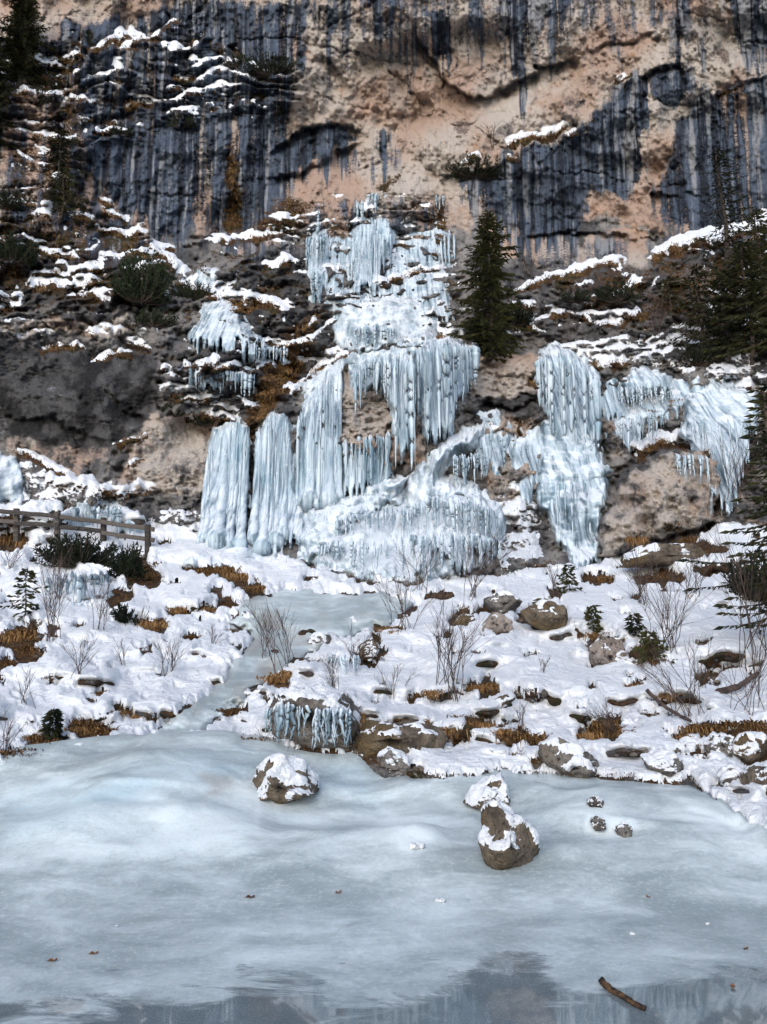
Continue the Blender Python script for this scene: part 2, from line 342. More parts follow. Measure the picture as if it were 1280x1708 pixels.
for pts, th, A in LEDGES:
    p = np.array(pts, float); r = (vs_ > p[:, 1].min()-70) & (vs_ < p[:, 1].max()+70); c = (us > p[:, 0].min()-60) & (us < p[:, 0].max()+60)
    if p[:, 1].max() > 900: continue
    ix = np.ix_(r, c)
    d, sd_, tt = line_d(WX2[ix], WV2[ix], pts); end = sst(0, .14, tt)*sst(1, .86, tt)
    s = d*sd_; th = th*(.6+.95*vnoise(U[ix]/13, V[ix]/40, int(p[0, 0])+7))
    up = sst(2, -th*.9, s)*np.exp(np.minimum(s, 0)/26.)
    low = sst(-1, 3, s)*np.exp(-np.maximum(s, 0)/9.)
    D[ix] += end*(A*up+.28*A*low)
    hump = sst(th*1.15, th*.25, np.abs(s+th*.4))
    snow[ix] = np.maximum(snow[ix], hump*end)
    moss[ix] = np.maximum(moss[ix], end*sst(-2, 3, s)*sst(th+11, th, s)*.75)
# ---- overhangs, bulges and cracks of the high wall: line, metres pushed in (below the line), falloff in pixels
ROOFS = [
 ([(700, 40), (705, 75), (730, 110), (768, 145), (792, 160), (830, 150), (870, 132), (905, 112), (945, 98), (975, 92)], 1.6, 34),
 ([(975, 92), (1010, 70), (1060, 62), (1120, 60)], .7, 24), ([(1130, 250), (1100, 280), (1085, 320), (1095, 360), (1110, 385)], -1.2, 30),
 ([(525, 85), (560, 120), (590, 140)], 1.0, 18), ([(640, 110), (690, 150), (745, 190)], .6, 14), ([(440, 300), (500, 285), (560, 262), (600, 232)], 1.0, 22),
 ([(450, 255), (485, 215), (560, 200), (610, 222)], 1.3, 26), ([(380, 240), (392, 290), (400, 370)], .8, 14), ([(730, 290), (790, 285), (850, 262)], .9, 16),
 ([(1060, 130), (1100, 110), (1150, 108)], 1.1, 30), ([(940, 240), (1000, 180), (1062, 118)], -.9, 60), ([(1180, 160), (1230, 135), (1290, 120)], .9, 30),
 ([(170, 640), (220, 690), (255, 700)], .5, 14), ([(0, 690), (100, 700), (190, 742)], .7, 30), ([(595, 60), (615, 75), (640, 95)], -.5, 10), ([(870, 400), (960, 385), (1060, 400)], .8, 22),
 ([(795, 600), (850, 585), (895, 610)], -.3, 30), ([(795, 665), (850, 680), (900, 668)], .9, 14),
]
for pts, A, w in ROOFS:
    p = np.array(pts, float); m = w*4; r = (vs_ > p[:, 1].min()-m) & (vs_ < p[:, 1].max()+m); c = (us > p[:, 0].min()-m) & (us < p[:, 0].max()+m)
    ix = np.ix_(r, c); d, sd_, tt = line_d(WX2[ix], WV2[ix], pts); end = sst(0, .12, tt)*sst(1, .88, tt); s = d*sd_
    D[ix] += end*A*sst(-2, 4, s)*np.exp(-np.maximum(s, 0)/w)
# ---- large soft swells, blocky fractures and grain of the rock
D = D+isc*(fbm(U/170, V/120, 3, 60)*1.5)
slabm = np.maximum(pm([(-420, 560), (100, 572), (258, 590), (262, 700), (200, 745), (100, 790), (-420, 720)], 16, 1), pm([(230, 700), (330, 690), (345, 820), (230, 820)], 14, 1)*.7)
hi = sst(40, -40, V+fbm(U/60, V/60, 4, 67)*40-395)*isc; lo = (isc-hi)*(1-.72*slabm)
b1, b2 = worley((WX2+fbm(U/30, V/30, 3, 15)*14)/70, (WV2+fbm(U/30, V/30, 3, 16)*14)/48, 8)
D = D+lo*(.25*(1-sst(0, .22, b2-b1))+(b1-.5)*.5)
D = D-lo*(ridged(WX/52, WV/40, 5, 21)-.6)*.85+lo*fbm(U/12, V/9, 3, 33)*.26-lo*(ridged(WX2/17, WV2/13, 3, 24)-.6)*.55
D = D-hi*(ridged(WX/75, V/130, 4, 22)-.6)*1.3+hi*(fbm(WX/26, V/60, 4, 34)*.30+fbm(U/15, V/17, 4, 35, .7)*.24+fbm(U/6, V/7, 3, 36, .7)*.12)
c1, c2 = worley((WX2+.35*V)/150, (WV2-.3*U)/110, 19)
D = D+hi*(.22*(1-sst(0, .06, c2-c1))*sst(0, .3, fbm(U/90, V/90, 2, 20))+(c1-.5)*.8)

# ---- the slope: hummocks under the snow, the bank above the shore
onsl = (1-isc)*sst(0, 40, shore-V)
D = D+onsl*(fbm(U/75, V/32, 3, 70)*.045*D+fbm(U/30, V/14, 3, 71)*.010*D)
BANK = [([(330, 1205), (345, 1232), (445, 1240)], .3), ([(0, 1240), (90, 1225), (190, 1205), (240, 1215)], .3), ([(440, 1165), (520, 1160), (590, 1180)], .45),
        ([(590, 1188), (680, 1190), (760, 1205), (900, 1225)], .42), ([(900, 1240), (1040, 1225), (1160, 1215), (1290, 1200)], .3), ([(470, 1105), (540, 1085), (600, 1100)], .5),
        ([(0, 1040), (50, 1050), (70, 1090)], .5), ([(40, 950), (120, 945), (200, 952), (260, 940)], 1.0), ([(420, 1110), (470, 1120), (500, 1100)], .3), ([(1020, 920), (1120, 905), (1200, 900)], .8)]
for pts, A in BANK:
    p = np.array(pts, float); r = (vs_ > p[:, 1].min()-90) & (vs_ < p[:, 1].max()+90); c = (us > p[:, 0].min()-60) & (us < p[:, 0].max()+60)
    ix = np.ix_(r, c); d, sd_, tt = line_d(WX2[ix], WV2[ix], pts); end = sst(0, .12, tt)*sst(1, .88, tt); s = d*sd_
    D[ix] += end*A*(sst(2, -12, s)*np.exp(np.minimum(s, 0)/30.))
for (cu, cv_, ru, rv, hh) in [(520, 1130, 95, 62, .75), (800, 1090, 120, 70, .5), (1130, 1060, 130, 70, .6), (130, 1130, 140, 60, .5), (690, 1150, 90, 50, .35), (330, 1000, 110, 50, 1.0), (960, 1010, 90, 40, .8)]:
    D = D-onsl*hh*np.exp(-(((WX-cu)/ru)**2+((WV-cv_)/rv)**2)*1.6)
# ---- the huge pitted rock standing out of the foot of the cliff
OUT = [(998, 934), (1003, 870), (1028, 812), (1055, 772), (1110, 752), (1180, 758), (1200, 800), (1192, 870), (1110, 898), (1060, 918), (1020, 936)]
so_ = poly_sd(WX+fbm(U/9, V/9, 3, 77)*4, WV, OUT)
Dr = 19.9+(934-V)*.008-np.sqrt(np.clip(so_, 0, 60)/60)*1.1+fbm(U/30, V/30, 4, 78, .62)*.45-(ridged(U/40, V/30, 4, 79)-.6)*.5
D = np.where(so_ > 0, np.minimum(Dr, D), D)
D = D+sst(26, 0, V-np.interp(U, [1000, 1060, 1110, 1190], [934, 918, 898, 872]))*sst(-2, 2, V-np.interp(U, [1000, 1060, 1110, 1190], [934, 918, 898, 872]))*sst(990, 1010, U)*sst(1205, 1190, U)*.6
# ---- snow cover
SNOWP = [[(930, 575), (1000, 562), (1050, 562), (1140, 555), (1222, 556), (1125, 578), (1100, 602), (1010, 618), (960, 600)], [(1112, 590), (1150, 602), (1210, 580), (1300, 606), (1500, 600), (1500, 640), (1280, 637), (1200, 632), (1130, 612)],
         [(285, 648), (330, 655), (402, 672), (402, 700), (320, 694)], [(-420, 770), (0, 770), (60, 775), (110, 800), (60, 850), (-420, 850)], [(90, 800), (270, 812), (272, 826), (180, 830), (60, 842)],
         [(270, 850), (320, 840), (345, 880), (335, 905), (270, 900)], [(800, 850), (850, 800), (900, 820), (905, 930), (840, 950)], [(815, 690), (835, 690), (830, 760), (815, 780)]]
slope = sst(-6, 6, WV2-foot)*sst(4, -8, WV2-shore)
for q in SNOWP: snow = np.maximum(snow, pm(q, 7)*(.62+.3*fbm(U/26, V/14, 3, 90)))
snow = np.maximum(snow, tz*isc*sst(.62, .8, fr2)*sst(1., .95, fr2)*sst(.1, .4, fbm(U/34, V/16, 3, 92))*.85)
snow = np.maximum(snow, tread*sst(-.05, .28, fbm(U/60, V/26, 3, 91)+.02)*.9*isc)
BARE = [(20, 905, 34, 20), (240, 965, 26, 22), (200, 1000, 22, 16), (355, 957, 48, 9), (400, 968, 15, 12), (260, 1047, 27, 13), (300, 1022, 28, 8), (340, 1020, 18, 8), (320, 1068, 16, 6), (30, 1068, 36, 16), (50, 1095, 22, 15), (175, 1160, 13, 5), (205, 1190, 17, 9),
        (150, 1220, 36, 20), (80, 1247, 34, 18), (35, 1261, 26, 9), (465, 1138, 20, 12), (395, 1192, 16, 10), (340, 1210, 8, 16), (415, 1242, 52, 9), (310, 1247, 16, 6), (660, 1232, 84, 26), (590, 1200, 12, 18), (520, 1205, 60, 30), (770, 1232, 16, 16), (800, 1212, 30, 9), (860, 1232, 26, 14), (900, 1240, 20, 10),
        (1010, 1215, 24, 22), (980, 1230, 22, 10), (1180, 1222, 40, 14), (1250, 1235, 36, 26), (1265, 1270, 26, 30), (1140, 1230, 10, 8), (700, 1170, 26, 5), (820, 1155, 22, 14), (785, 1152, 16, 10), (875, 1160, 18, 12), (650, 1050, 24, 8), (505, 1065, 20, 8), (690, 1245, 60, 14), (820, 1025, 30, 10), (770, 1030, 24, 16), (910, 1030, 40, 20), (1010, 1080, 34, 24), (1080, 1090, 26, 18), (885, 1095, 16, 5),
        (1060, 1145, 26, 6), (1100, 965, 40, 14), (1150, 915, 60, 14), (1000, 970, 22, 9), (1190, 950, 40, 12), (420, 985, 22, 12), (380, 1010, 14, 8), (435, 1000, 24, 10), (310, 1200, 10, 6), (135, 1045, 12, 5), (15, 1110, 20, 10), (730, 1000, 22, 7), (600, 935, 14, 8), (520, 970, 18, 6), (440, 930, 12, 8), (180, 945, 40, 8), (110, 935, 30, 7), (255, 1200, 9, 6), (15, 870, 30, 9), (90, 880, 22, 6), (280, 905, 16, 6)]
bare = np.zeros(U.shape)
for (a, b, ra, rb) in BARE: bare = np.maximum(bare, sst(1.35, .65, np.hypot((WX2-a)/ra, (WV2-b)/rb)))
holes = sst(.50, .70, fbm(U/30, V/13, 4, 93)+.25*fbm(U/120, V/60, 2, 94))
snow = np.maximum(snow, slope*(1-.8*holes))
snow = snow*(1-bare*(1-isc*.3))
STREAM = [[(560, 985), (640, 985), (700, 1010), (640, 1045), (560, 1070), (500, 1100), (440, 1140), (380, 1185), (330, 1222), (240, 1262), (170, 1262), (260, 1215), (330, 1165), (390, 1110), (420, 1060), (380, 1040), (400, 1000), (470, 980)]]
stream = np.zeros(U.shape)
for q in STREAM: stream = np.maximum(stream, pm(q, 9))
snow = np.minimum(snow, 1-stream*np.clip(.85+.6*fbm(U/42, V/18, 4, 95), 0, 1))
moss = np.maximum(moss, bare*.9*(1-isc)); moss = np.maximum(moss, (1-isc)*sst(20, 0, WV2-shore)*.62)
moss = np.maximum(moss, tz*(.20+.24*sst(.55, .9, fr))*isc)
MOSSP = [([(470, 560), (530, 510), (530, 560), (500, 640), (430, 720), (425, 780), (405, 760), (410, 690)], .8), ([(375, 230), (395, 250), (410, 390), (375, 390)], .7), ([(-420, 100), (150, 130), (140, 330), (300, 460), (180, 520), (-420, 400)], .45), ([(450, 330), (530, 335), (500, 390), (400, 400)], .6), ([(720, 330), (745, 330), (735, 440), (715, 440)], .7), ([(890, 470), (1080, 440), (1290, 400), (1290, 560), (1000, 520)], .5), ([(415, 690), (425, 690), (410, 900), (375, 905)], .6),
         ([(1050, 880), (1180, 860), (1190, 905), (1030, 930)], .4), ([(615, 320), (670, 285), (680, 300), (640, 330)], .7)]
for q, a in MOSSP: moss = np.maximum(moss, pm(q, 12)*a)
# ---- stains and colour of the rock
DARK = [([(90, 40), (330, 0), (520, 0), (505, 60), (505, 150), (480, 230), (480, 330), (440, 360), (300, 400), (200, 350), (140, 300), (120, 150)], .66), ([(150, 230), (300, 215), (480, 190), (470, 330), (400, 380), (280, 395), (150, 320)], .16), ([(440, 300), (450, 255), (490, 210), (560, 202), (602, 225), (580, 246), (500, 288)], .9), ([(614, 215), (655, 208), (652, 268), (622, 272)], .9), ([(500, 0), (582, 0), (575, 70), (520, 60)], .55), ([(600, -40), (665, -40), (664, 80), (640, 70), (605, 40)], .6), ([(705, 20), (745, 10), (760, 120), (715, 90)], .78), ([(848, -40), (892, -40), (888, 60), (870, 140), (850, 130)], .72), ([(905, -40), (975, -40), (968, 120), (915, 110)], .55),
        ([(1200, -60), (1700, -60), (1700, 100), (1215, 85)], .55), ([(930, 150), (978, 135), (965, 190), (930, 185)], .62), ([(765, 300), (840, 262), (960, 212), (1010, 172), (1060, 120), (1150, 105), (1165, 150), (1120, 185), (1095, 215), (1075, 260), (1065, 300), (1045, 330), (985, 320), (960, 400), (868, 400), (800, 340)], .80), ([(1095, 285), (1130, 205), (1185, 150), (1290, 120), (1700, 120), (1700, 390), (1185, 392), (1112, 372), (1088, 322)], .76), ([(-420, 560), (100, 575), (255, 590), (258, 690), (200, 740), (100, 740), (-420, 700)], .88), ([(212, 600), (258, 596), (256, 700), (200, 738), (215, 690)], .97),
        ([(-420, 60), (60, 60), (330, 50), (400, 100), (330, 220), (140, 240), (150, 330), (300, 430), (250, 520), (-420, 530)], .55), ([(480, 340), (760, 330), (780, 560), (560, 600), (450, 700), (320, 690), (330, 500)], .42), ([(795, 655), (900, 660), (890, 690), (800, 690)], .75), ([(870, 390), (1060, 395), (1280, 340), (1500, 340), (1500, 640), (1100, 600), (890, 560)], .35), ([(270, 600), (330, 600), (330, 700), (275, 700)], .3), ([(230, 640), (340, 700), (340, 860), (240, 860)], .25)]
dark = np.zeros(U.shape)
def pms(pts, soft):
    v = WV2-(np.clip(fbm(U/13, V/260, 3, 81, .6)+.1, 0, 2)*70+np.clip(fbm(U/4, V/200, 2, 82), 0, 2)*14)*sst(460, 400, V); p = np.array(pts, float); out = np.zeros(U.shape)
    r = (vs_ > p[:, 1].min()-90) & (vs_ < p[:, 1].max()+130); c = (us > p[:, 0].min()-40) & (us < p[:, 0].max()+40); ix = np.ix_(r, c)
    s0 = poly_sd(WX2[ix], WV2[ix], pts); out[ix] = np.maximum(sst(-soft*.45, soft*.6, s0), .85*sst(-soft, soft, poly_sd(WX2[ix], v[ix], pts))*(V[ix] > p[:, 1].mean())); return out
for q, a in DARK: dark = np.maximum(dark, pms(q, 30)*a)
for q, a in [([(520, -60), (1280, -60), (1280, 60), (1000, 50), (700, 90), (520, 100)], .34), ([(560, -60), (600, -60), (596, 50), (570, 60)], .5), ([(780, -60), (815, -60), (812, 70), (785, 60)], .5), ([(1120, -60), (1150, -60), (1150, 60), (1125, 70)], .6), ([(300, 250), (480, 230), (470, 395), (280, 400)], .6)]: dark = np.maximum(dark, pms(q, 22)*a)
PALE = [([(1080, 165), (1125, 170), (1100, 230), (1082, 300), (1080, 390), (1050, 400), (985, 330), (1010, 320), (1050, 330), (1065, 270)], .75), ([(375, 200), (390, 200), (400, 250), (392, 260)], .5), ([(985, 320), (1000, 320), (1005, 400), (960, 402), (975, 360)], .7), ([(1090, 215), (1130, 200), (1095, 275), (1080, 270)], .5), ([(1230, 160), (1255, 160), (1245, 195), (1232, 195)], .6), ([(855, 360), (870, 355), (870, 402), (850, 402)], .6)]
for q, a in PALE: dark = dark*(1-pm(q, 8)*a)
dark = np.clip(dark, 0, 1)
warm = sst(25, -25, V+fbm(U/60, V/60, 4, 67)*40-395)*.75
for q, a in [([(480, 200), (640, 60), (1280, 0), (1280, 130), (1050, 110), (900, 220), (720, 300), (600, 330), (480, 320)], .95), ([(785, 575), (895, 595), (900, 668), (795, 655)], 1.3), ([(870, 395), (1080, 380), (1080, 450), (900, 460)], .7), ([(235, 690), (360, 690), (340, 820), (200, 820)], 1.15), ([(0, 690), (120, 690), (200, 760), (100, 800), (0, 760)], .55), ([(570, 600), (700, 600), (700, 780), (580, 780)], 1.2), ([(800, 690), (900, 690), (900, 840), (810, 850)], .6), ([(1000, 640), (1060, 640), (1060, 760), (1000, 760)], .45), ([(0, 540), (220, 520), (220, 560), (0, 560)], .8), ([(1180, 640), (1280, 640), (1280, 880), (1180, 880)], .45), (OUT, .62)]: warm = np.maximum(warm, pm(q, 14)*a)
warm = warm+.3*(1-isc)
xw, _, zw = world_at(U, V, np.full(U.shape, 34.))
tone = .5+.34*fbm(xw*1.3, zw*1.3, 5, 61, .62); swell = .5+.4*fbm(xw*.33+3, zw*.33, 4, 62)
strk = fbm(xw*1.15+fbm(xw*.5, zw*.2, 2, 64)*.5, zw*.11, 5, 63, .6); streak = .5+.36*fbm(xw*5+fbm(xw*.8, zw*.5, 2, 65)*.25, zw*.17, 4, 68, .65); cool = sst(470, 400, V)*.9+.1; streak = streak*cool+(1-cool)*tone
warm = warm+(tone-.5)*.9
strk3 = fbm(xw*5.5, zw*.2, 4, 66, .6)
dark = np.where(dark > .03, dark+.10+(strk*.42+strk3*.12)*(.25+.75*cool)+(1-cool)*.25*fbm(xw*.9, zw*.9, 4, 69), dark-.2); pale = strk
moss = moss+(tone-.5)*.8*(moss > .03)
# ---- positions
def positions(D):
    x, y, z = world_at(U, V, D); return np.stack([x, y, z], -1)
jr = np.clip(np.searchsorted(vs_, shore[0])-1, 0, NV-1); Dsh = D[jr, np.arange(NU)][None]
D = np.where(V > shore, Dsh+.0*D, D)
P = positions(D)
def grid_faces(r, c, mask):
    """quads of a grid r x c where every corner is in mask -> faces on compacted vertex ids, ids"""
    idx = np.arange(r*c).reshape(r, c)
    q = np.stack([idx[:-1, :-1], idx[1:, :-1], idx[1:, 1:], idx[:-1, 1:]], -1).reshape(-1, 4)
    ok = mask.ravel()[q].all(1); q = q[ok]
    used = np.unique(q); re = np.full(r*c, -1); re[used] = np.arange(len(used))
    return re[q], used
def sub(name, mask, mat, pos=None, attrs=None):
    f, used = grid_faces(NV, NU, mask)
    return mesh_np(name, (P if pos is None else pos).reshape(-1, 3)[used], f, mat, None, True, {k: a.ravel()[used] for k, a in (attrs or {}).items()})
AT = dict(dark=dark, warm=warm, moss=moss, tone=tone, swell=swell, pale=pale, streak=streak, cool=cool)
below_ok = V < shore+14
tag(sub('cliff', V <= foot+STEP*1.1, M['rock'], None, AT), kind='structure')
tag(sub('slope', (V >= foot) & below_ok, M['rock'], None, AT), kind='structure')
# snow: a layer of real thickness that dips under the rock at its edge
Ds = np.where(isc > .5, blur(D, 1), blur(D, 1)-.002*D)
sn_ = blur(snow, 1); sn_ = sn_+(.16*fbm(U/5, V/3.5, 2, 98)+.14*fbm(U/14, V/8, 2, 99))*np.clip(5*sn_*(1.15-sn_), 0, 1)
thick = np.where(isc > .5, .11, .007*D+.008)*np.clip((sn_-.5)*2.6, -1, 1)
Psn = positions(Ds)+thick[..., None]*np.where((isc > .5)[..., None], np.array([0, -.62, .78]), np.array([0, -.22, .97]))
tag(sub('ledge_snow', (sn_ > .3) & (V <= foot+STEP*1.1), M['snow'], Psn), kind='stuff')
tag(sub('slope_snow', (sn_ > .3) & (V >= foot) & (V < shore+STEP*1.5), M['snow'], Psn), kind='stuff')
# ---- frozen lake with the swollen shore ice; sheet in ground coordinates
lx = np.concatenate([np.arange(-60, -7, 1.5), np.arange(-7, 7, .03), np.arange(7, 60, 1.5)])
ly = np.concatenate([np.arange(-40, 2.2, 1.2), np.arange(2.2, 9.6, .03), np.arange(9.6, 12, .4)])
LX, LY = np.meshgrid(lx, ly)
gx, gy, gz = P[..., 0], P[..., 1], P[..., 2]
def shore_y(x):                                   # ground line of the shore, from its outline in the picture
    su = np.array([a[0] for a in SHORE], float); sv = np.array([a[1] for a in SHORE], float)
    rr = np.clip(np.searchsorted(vs_, sv), 0, NV-1); cc = np.clip(np.searchsorted(us, su), 0, NU-1)
    sx = gx[rr, cc]; sy = gy[rr, cc]; sz = gz[rr, cc]; o = np.argsort(sx)
    return np.interp(x, sx[o], sy[o]), np.interp(x, sx[o], sz[o])
SY, SZ = shore_y(LX)
tS = np.clip((LY-4.6)/(SY+.25-4.6), 0, 1.15)
LZ = (SZ+.03)*tS**1.25
LZ += sst(.05, .5, tS)*(fbm(LX*.55, LY*.8, 3, 11)*.10+fbm(LX*2.2, LY*2.8, 3, 12)*.014+sst(.1, .5, fbm(LX*1.1+4, LY*1.3, 3, 13))*.03)
LZ -= sst(1.0, 1.15, tS)*.5
def lblob(u, v, r, h):                            # swelling of the ice seen at a pixel
    global LZ
    rx, rz = ray(u, v); d = -(EYE-.12)/rz; LZ += h*np.exp(-((LX-rx*d)**2+((LY-d)*.8)**2)/r**2)
for a in [(690, 1400, .3, .07), (300, 1320, .9, .14), (400, 1275, .6, .10), (230, 1280, .5, .10), (120, 1390, .9, .05), (560, 1290, .5, .04), (1010, 1375, .35, .07), (640, 1370, .5, .05), (900, 1340, .4, .03), (100, 1310, .6, .05)]: lblob(*a)
def back_px(x, y, z):                             # ground point -> photograph pixel
    dy = y; dz = z-EYE; c_ = cs*dy+sn*dz; b_ = -sn*dy+cs*dz
    c_ = np.maximum(c_, .05); return 640+F*x/c_, 854-F*b_/c_
LU, LV = back_px(LX, LY, LZ)
frost = np.full(LX.shape, .40)
def lpoly(pts, soft): return sst(-soft, soft, poly_sd(LU+fbm(LX*3, LY*3, 3, 5)*18, LV+fbm(LX*3, LY*4, 3, 6)*9, pts))
frost += .32*lpoly([(0, 1300), (330, 1290), (480, 1330), (420, 1420), (230, 1460), (0, 1450)], 50)+.25*lpoly([(480, 1340), (760, 1310), (800, 1400), (700, 1450), (480, 1420)], 40)+.12*lpoly([(900, 1310), (1280, 1390), (1280, 1440), (950, 1420)], 30)
frost += .35*lpoly([(650, 1370), (720, 1375), (735, 1410), (680, 1425)], 16)+.4*lpoly([(985, 1360), (1060, 1365), (1050, 1400), (980, 1395)], 10)+.1*lpoly([(0, 1490), (640, 1500), (1280, 1500), (1280, 1560), (700, 1600), (0, 1640)], 40)
frost += .3*lpoly([(1080, 1290), (1300, 1390), (1290, 1440), (1150, 1370)], 20)
blue = .6*lpoly([(0, 1330), (200, 1270), (420, 1250), (420, 1290), (250, 1340), (90, 1390), (0, 1410)], 40)+.5*lpoly([(540, 1260), (640, 1270), (640, 1360), (540, 1330)], 40)
dirt = .75*lpoly([(330, 1290), (400, 1270), (400, 1320), (320, 1340)], 22)+.5*lpoly([(290, 1340), (420, 1330), (400, 1400), (290, 1420)], 30)+.7*lpoly([(60, 1655), (150, 1660), (150, 1685), (70, 1685)], 8)
wet = -.05+.68*sst(1540, 1715, LV)+.2*lpoly([(390, 1600), (540, 1600), (540, 1690), (390, 1690)], 14)+.22*lpoly([(800, 1520), (910, 1510), (920, 1650), (780, 1650)], 30)+.2*sst(1480, 1640, LV)*sst(500, 1000, LU)  # wet film, plus patches darkened to paint in the boulders' reflections
lm = np.ones(LX.shape, bool)
f, used = grid_faces(*LX.shape, lm)
lake = mesh_np('lake', np.stack([LX, LY, LZ], -1).reshape(-1, 3)[used], f, M['lake'], None, True, {k: a.ravel()[used] for k, a in dict(frost=frost, blue=np.clip(blue, 0, 1), dirt=np.clip(dirt, 0, 1), wet=np.clip(wet, 0, 1)).items()})
tag(lake, kind='structure')
# ------------------------------------------------------------------ looking up the ground
Dsm = blur(D, 5); Dsm2 = blur(blur(D, 16), 16)
def blur_v(A, n):
    c_ = np.cumsum(np.pad(A, ((n+1, n), (0, 0)), mode='edge'), 0); return (c_[2*n+1:]-c_[:-2*n-1])/(2*n+1)
Dv = blur(blur_v(blur_v(D, 22), 16), 5)-.2
def samp(A, u, v):
    u = np.asarray(u, float); v = np.asarray(v, float)
    fi = np.interp(v, vs_, np.arange(NV)); fj = np.interp(u, us, np.arange(NU))
    i = np.clip(np.floor(fi).astype(int), 0, NV-2); j = np.clip(np.floor(fj).astype(int), 0, NU-2); a = fi-i; b = fj-j
    return A[i, j]*(1-a)*(1-b)+A[i+1, j]*a*(1-b)+A[i, j+1]*(1-a)*b+A[i+1, j+1]*a*b
def lake_z(x, y):
    i = np.clip(np.searchsorted(ly, y), 0, len(ly)-1); j = np.clip(np.searchsorted(lx, x), 0, len(lx)-1); return float(LZ[i, j])
def hit(u, v):
    """world point of the ground seen at a pixel (slope, cliff or lake)"""
    rx, rz = ray(u, v)
    if v > np.interp(u, [a[0] for a in SHORE], [a[1] for a in SHORE])+3:
        z = .1
        for _ in range(12):
            d = (EYE-z)/-rz; z = .5*z+.5*lake_z(rx*d, d)
        return np.array([rx*d, d, z])
    d = float(samp(D, u, v)); return np.array([rx*d, d, EYE+rz*d])
# ------------------------------------------------------------------ ice
def ice_sheet(parent, poly, off, flute=.12, lumps=0., step=1.45, soft=9, mat='ice', name='ice_sheet', seed=0, rnd=0., flat=False):
    p = np.array(poly, float)
    uu = np.arange(p[:, 0].min()-12, p[:, 0].max()+12, step); vv = np.arange(p[:, 1].min()-12, p[:, 1].max()+12, step)
    u, v = np.meshgrid(uu, vv)
    spk = (0 if mat == 'ice_mound' else 1)*(vnoise(u/5.5+seed*3.7, v*0+seed, 3)**2*46+vnoise(u/2.6+seed, v*0, 4)**2*26-14)*(1 if flute > .1 else .25)
    wu = u+fbm(u/14, v/30, 3, seed+200)*5; wv = v+fbm(u/14, v/22, 3, seed+210)*7
    sdt = poly_sd(wu, wv, poly); cv = (p[:, 1].min()+p[:, 1].max())/2
    sd = np.where(v > cv, np.minimum(sdt, poly_sd(wu, wv+spk*sst(cv, cv+20, v), poly)), sdt); m = sst(-4, soft, sd)
    d0 = samp(Dsm2 if flat else Dv if flute > .15 else Dsm, u, v); x, y, z = world_at(u, v, samp(Dsm2, u, v))
    xx = x+.10*fbm(x*.9, z*.3, 3, seed+220)
    def lobes(q, s_):
        i0 = np.floor(q); b_ = np.full(q.shape, 9.)
        for k_ in (-1, 0, 1): b_ = np.minimum(b_, np.abs(q-(i0+k_+.15+.7*_h(i0+k_, i0*0, s_))))
        return np.sqrt(np.clip(1-(b_/.75)**2, 0, 1))
    fl = lobes(xx/.42+seed, seed+5)*1.0+lobes(xx/.15, seed+6)*.42+.25*fbm(x*1.5, z*.6, 3, seed+7)-.9
    h = off*m+flute*m*fl*1.25+rnd*sst(0, .75, sd/(sd.max()+1e-6))
    if lumps:
        a1, _ = worley(x*1.9+fbm(x, z, 2, 7)*.4, z*2.3, seed+9); b1, _ = worley(x*4.6, z*5.2, seed+10)
        h = h+m*lumps*((.75-a1)*.95+(.6-b1)*.22+.10*fbm(x*3, z*2, 3, seed+11))
    h = h-(.5 if mat == 'ice_mound' else .2)*sst(5, -5, sd)
    f, usd = grid_faces(*u.shape, sd > -5)
    x, y, z = world_at(u, v, d0-h)
    o = mesh_np(name, np.stack([x, y, z], -1).reshape(-1, 3)[usd]-np.array(parent.location), f, M[mat], parent)
    return o
def icicle_np(mb, u, v0, v1, w, off, hang=True, foot=False, seed=0, k=8, n=15):
    r_ = np.random.default_rng(seed)
    vv = np.linspace(v0, v1, n); dcol = samp(Dv, np.full(n, u), vv)
    if hang: dd = np.full(n, dcol.min()-off)
    else: dd = np.minimum.accumulate(dcol[::1])-off
    dd = dd+(off+.25)*(1-sst(0, .13, np.linspace(0, 1, n)))
    rx, _ = ray(u, v0); x = rx*(dd*.85+dd[0]*.15)+np.cumsum(r_.normal(0, .008, n))
    _, rz = ray(np.full(n, u), vv); z = EYE+rz*dd
    s = np.linspace(0, 1, n); r0 = w*.5*dd[0]/F
    if foot: pr = sst(-.03, .14, s)*(.8+.3*s)*(1+.5*sst(.85, 1, s))
    else: pr = sst(-.02, .16, s)*(1-s)**.62
    pr = pr*(1+.16*np.sin(s*r_.uniform(14, 30)+r_.uniform(0, 6))*r_.random(n))+.02
    tube(mb, np.stack([x, dd, z], 1), r0*pr, k, True, .22, seed)
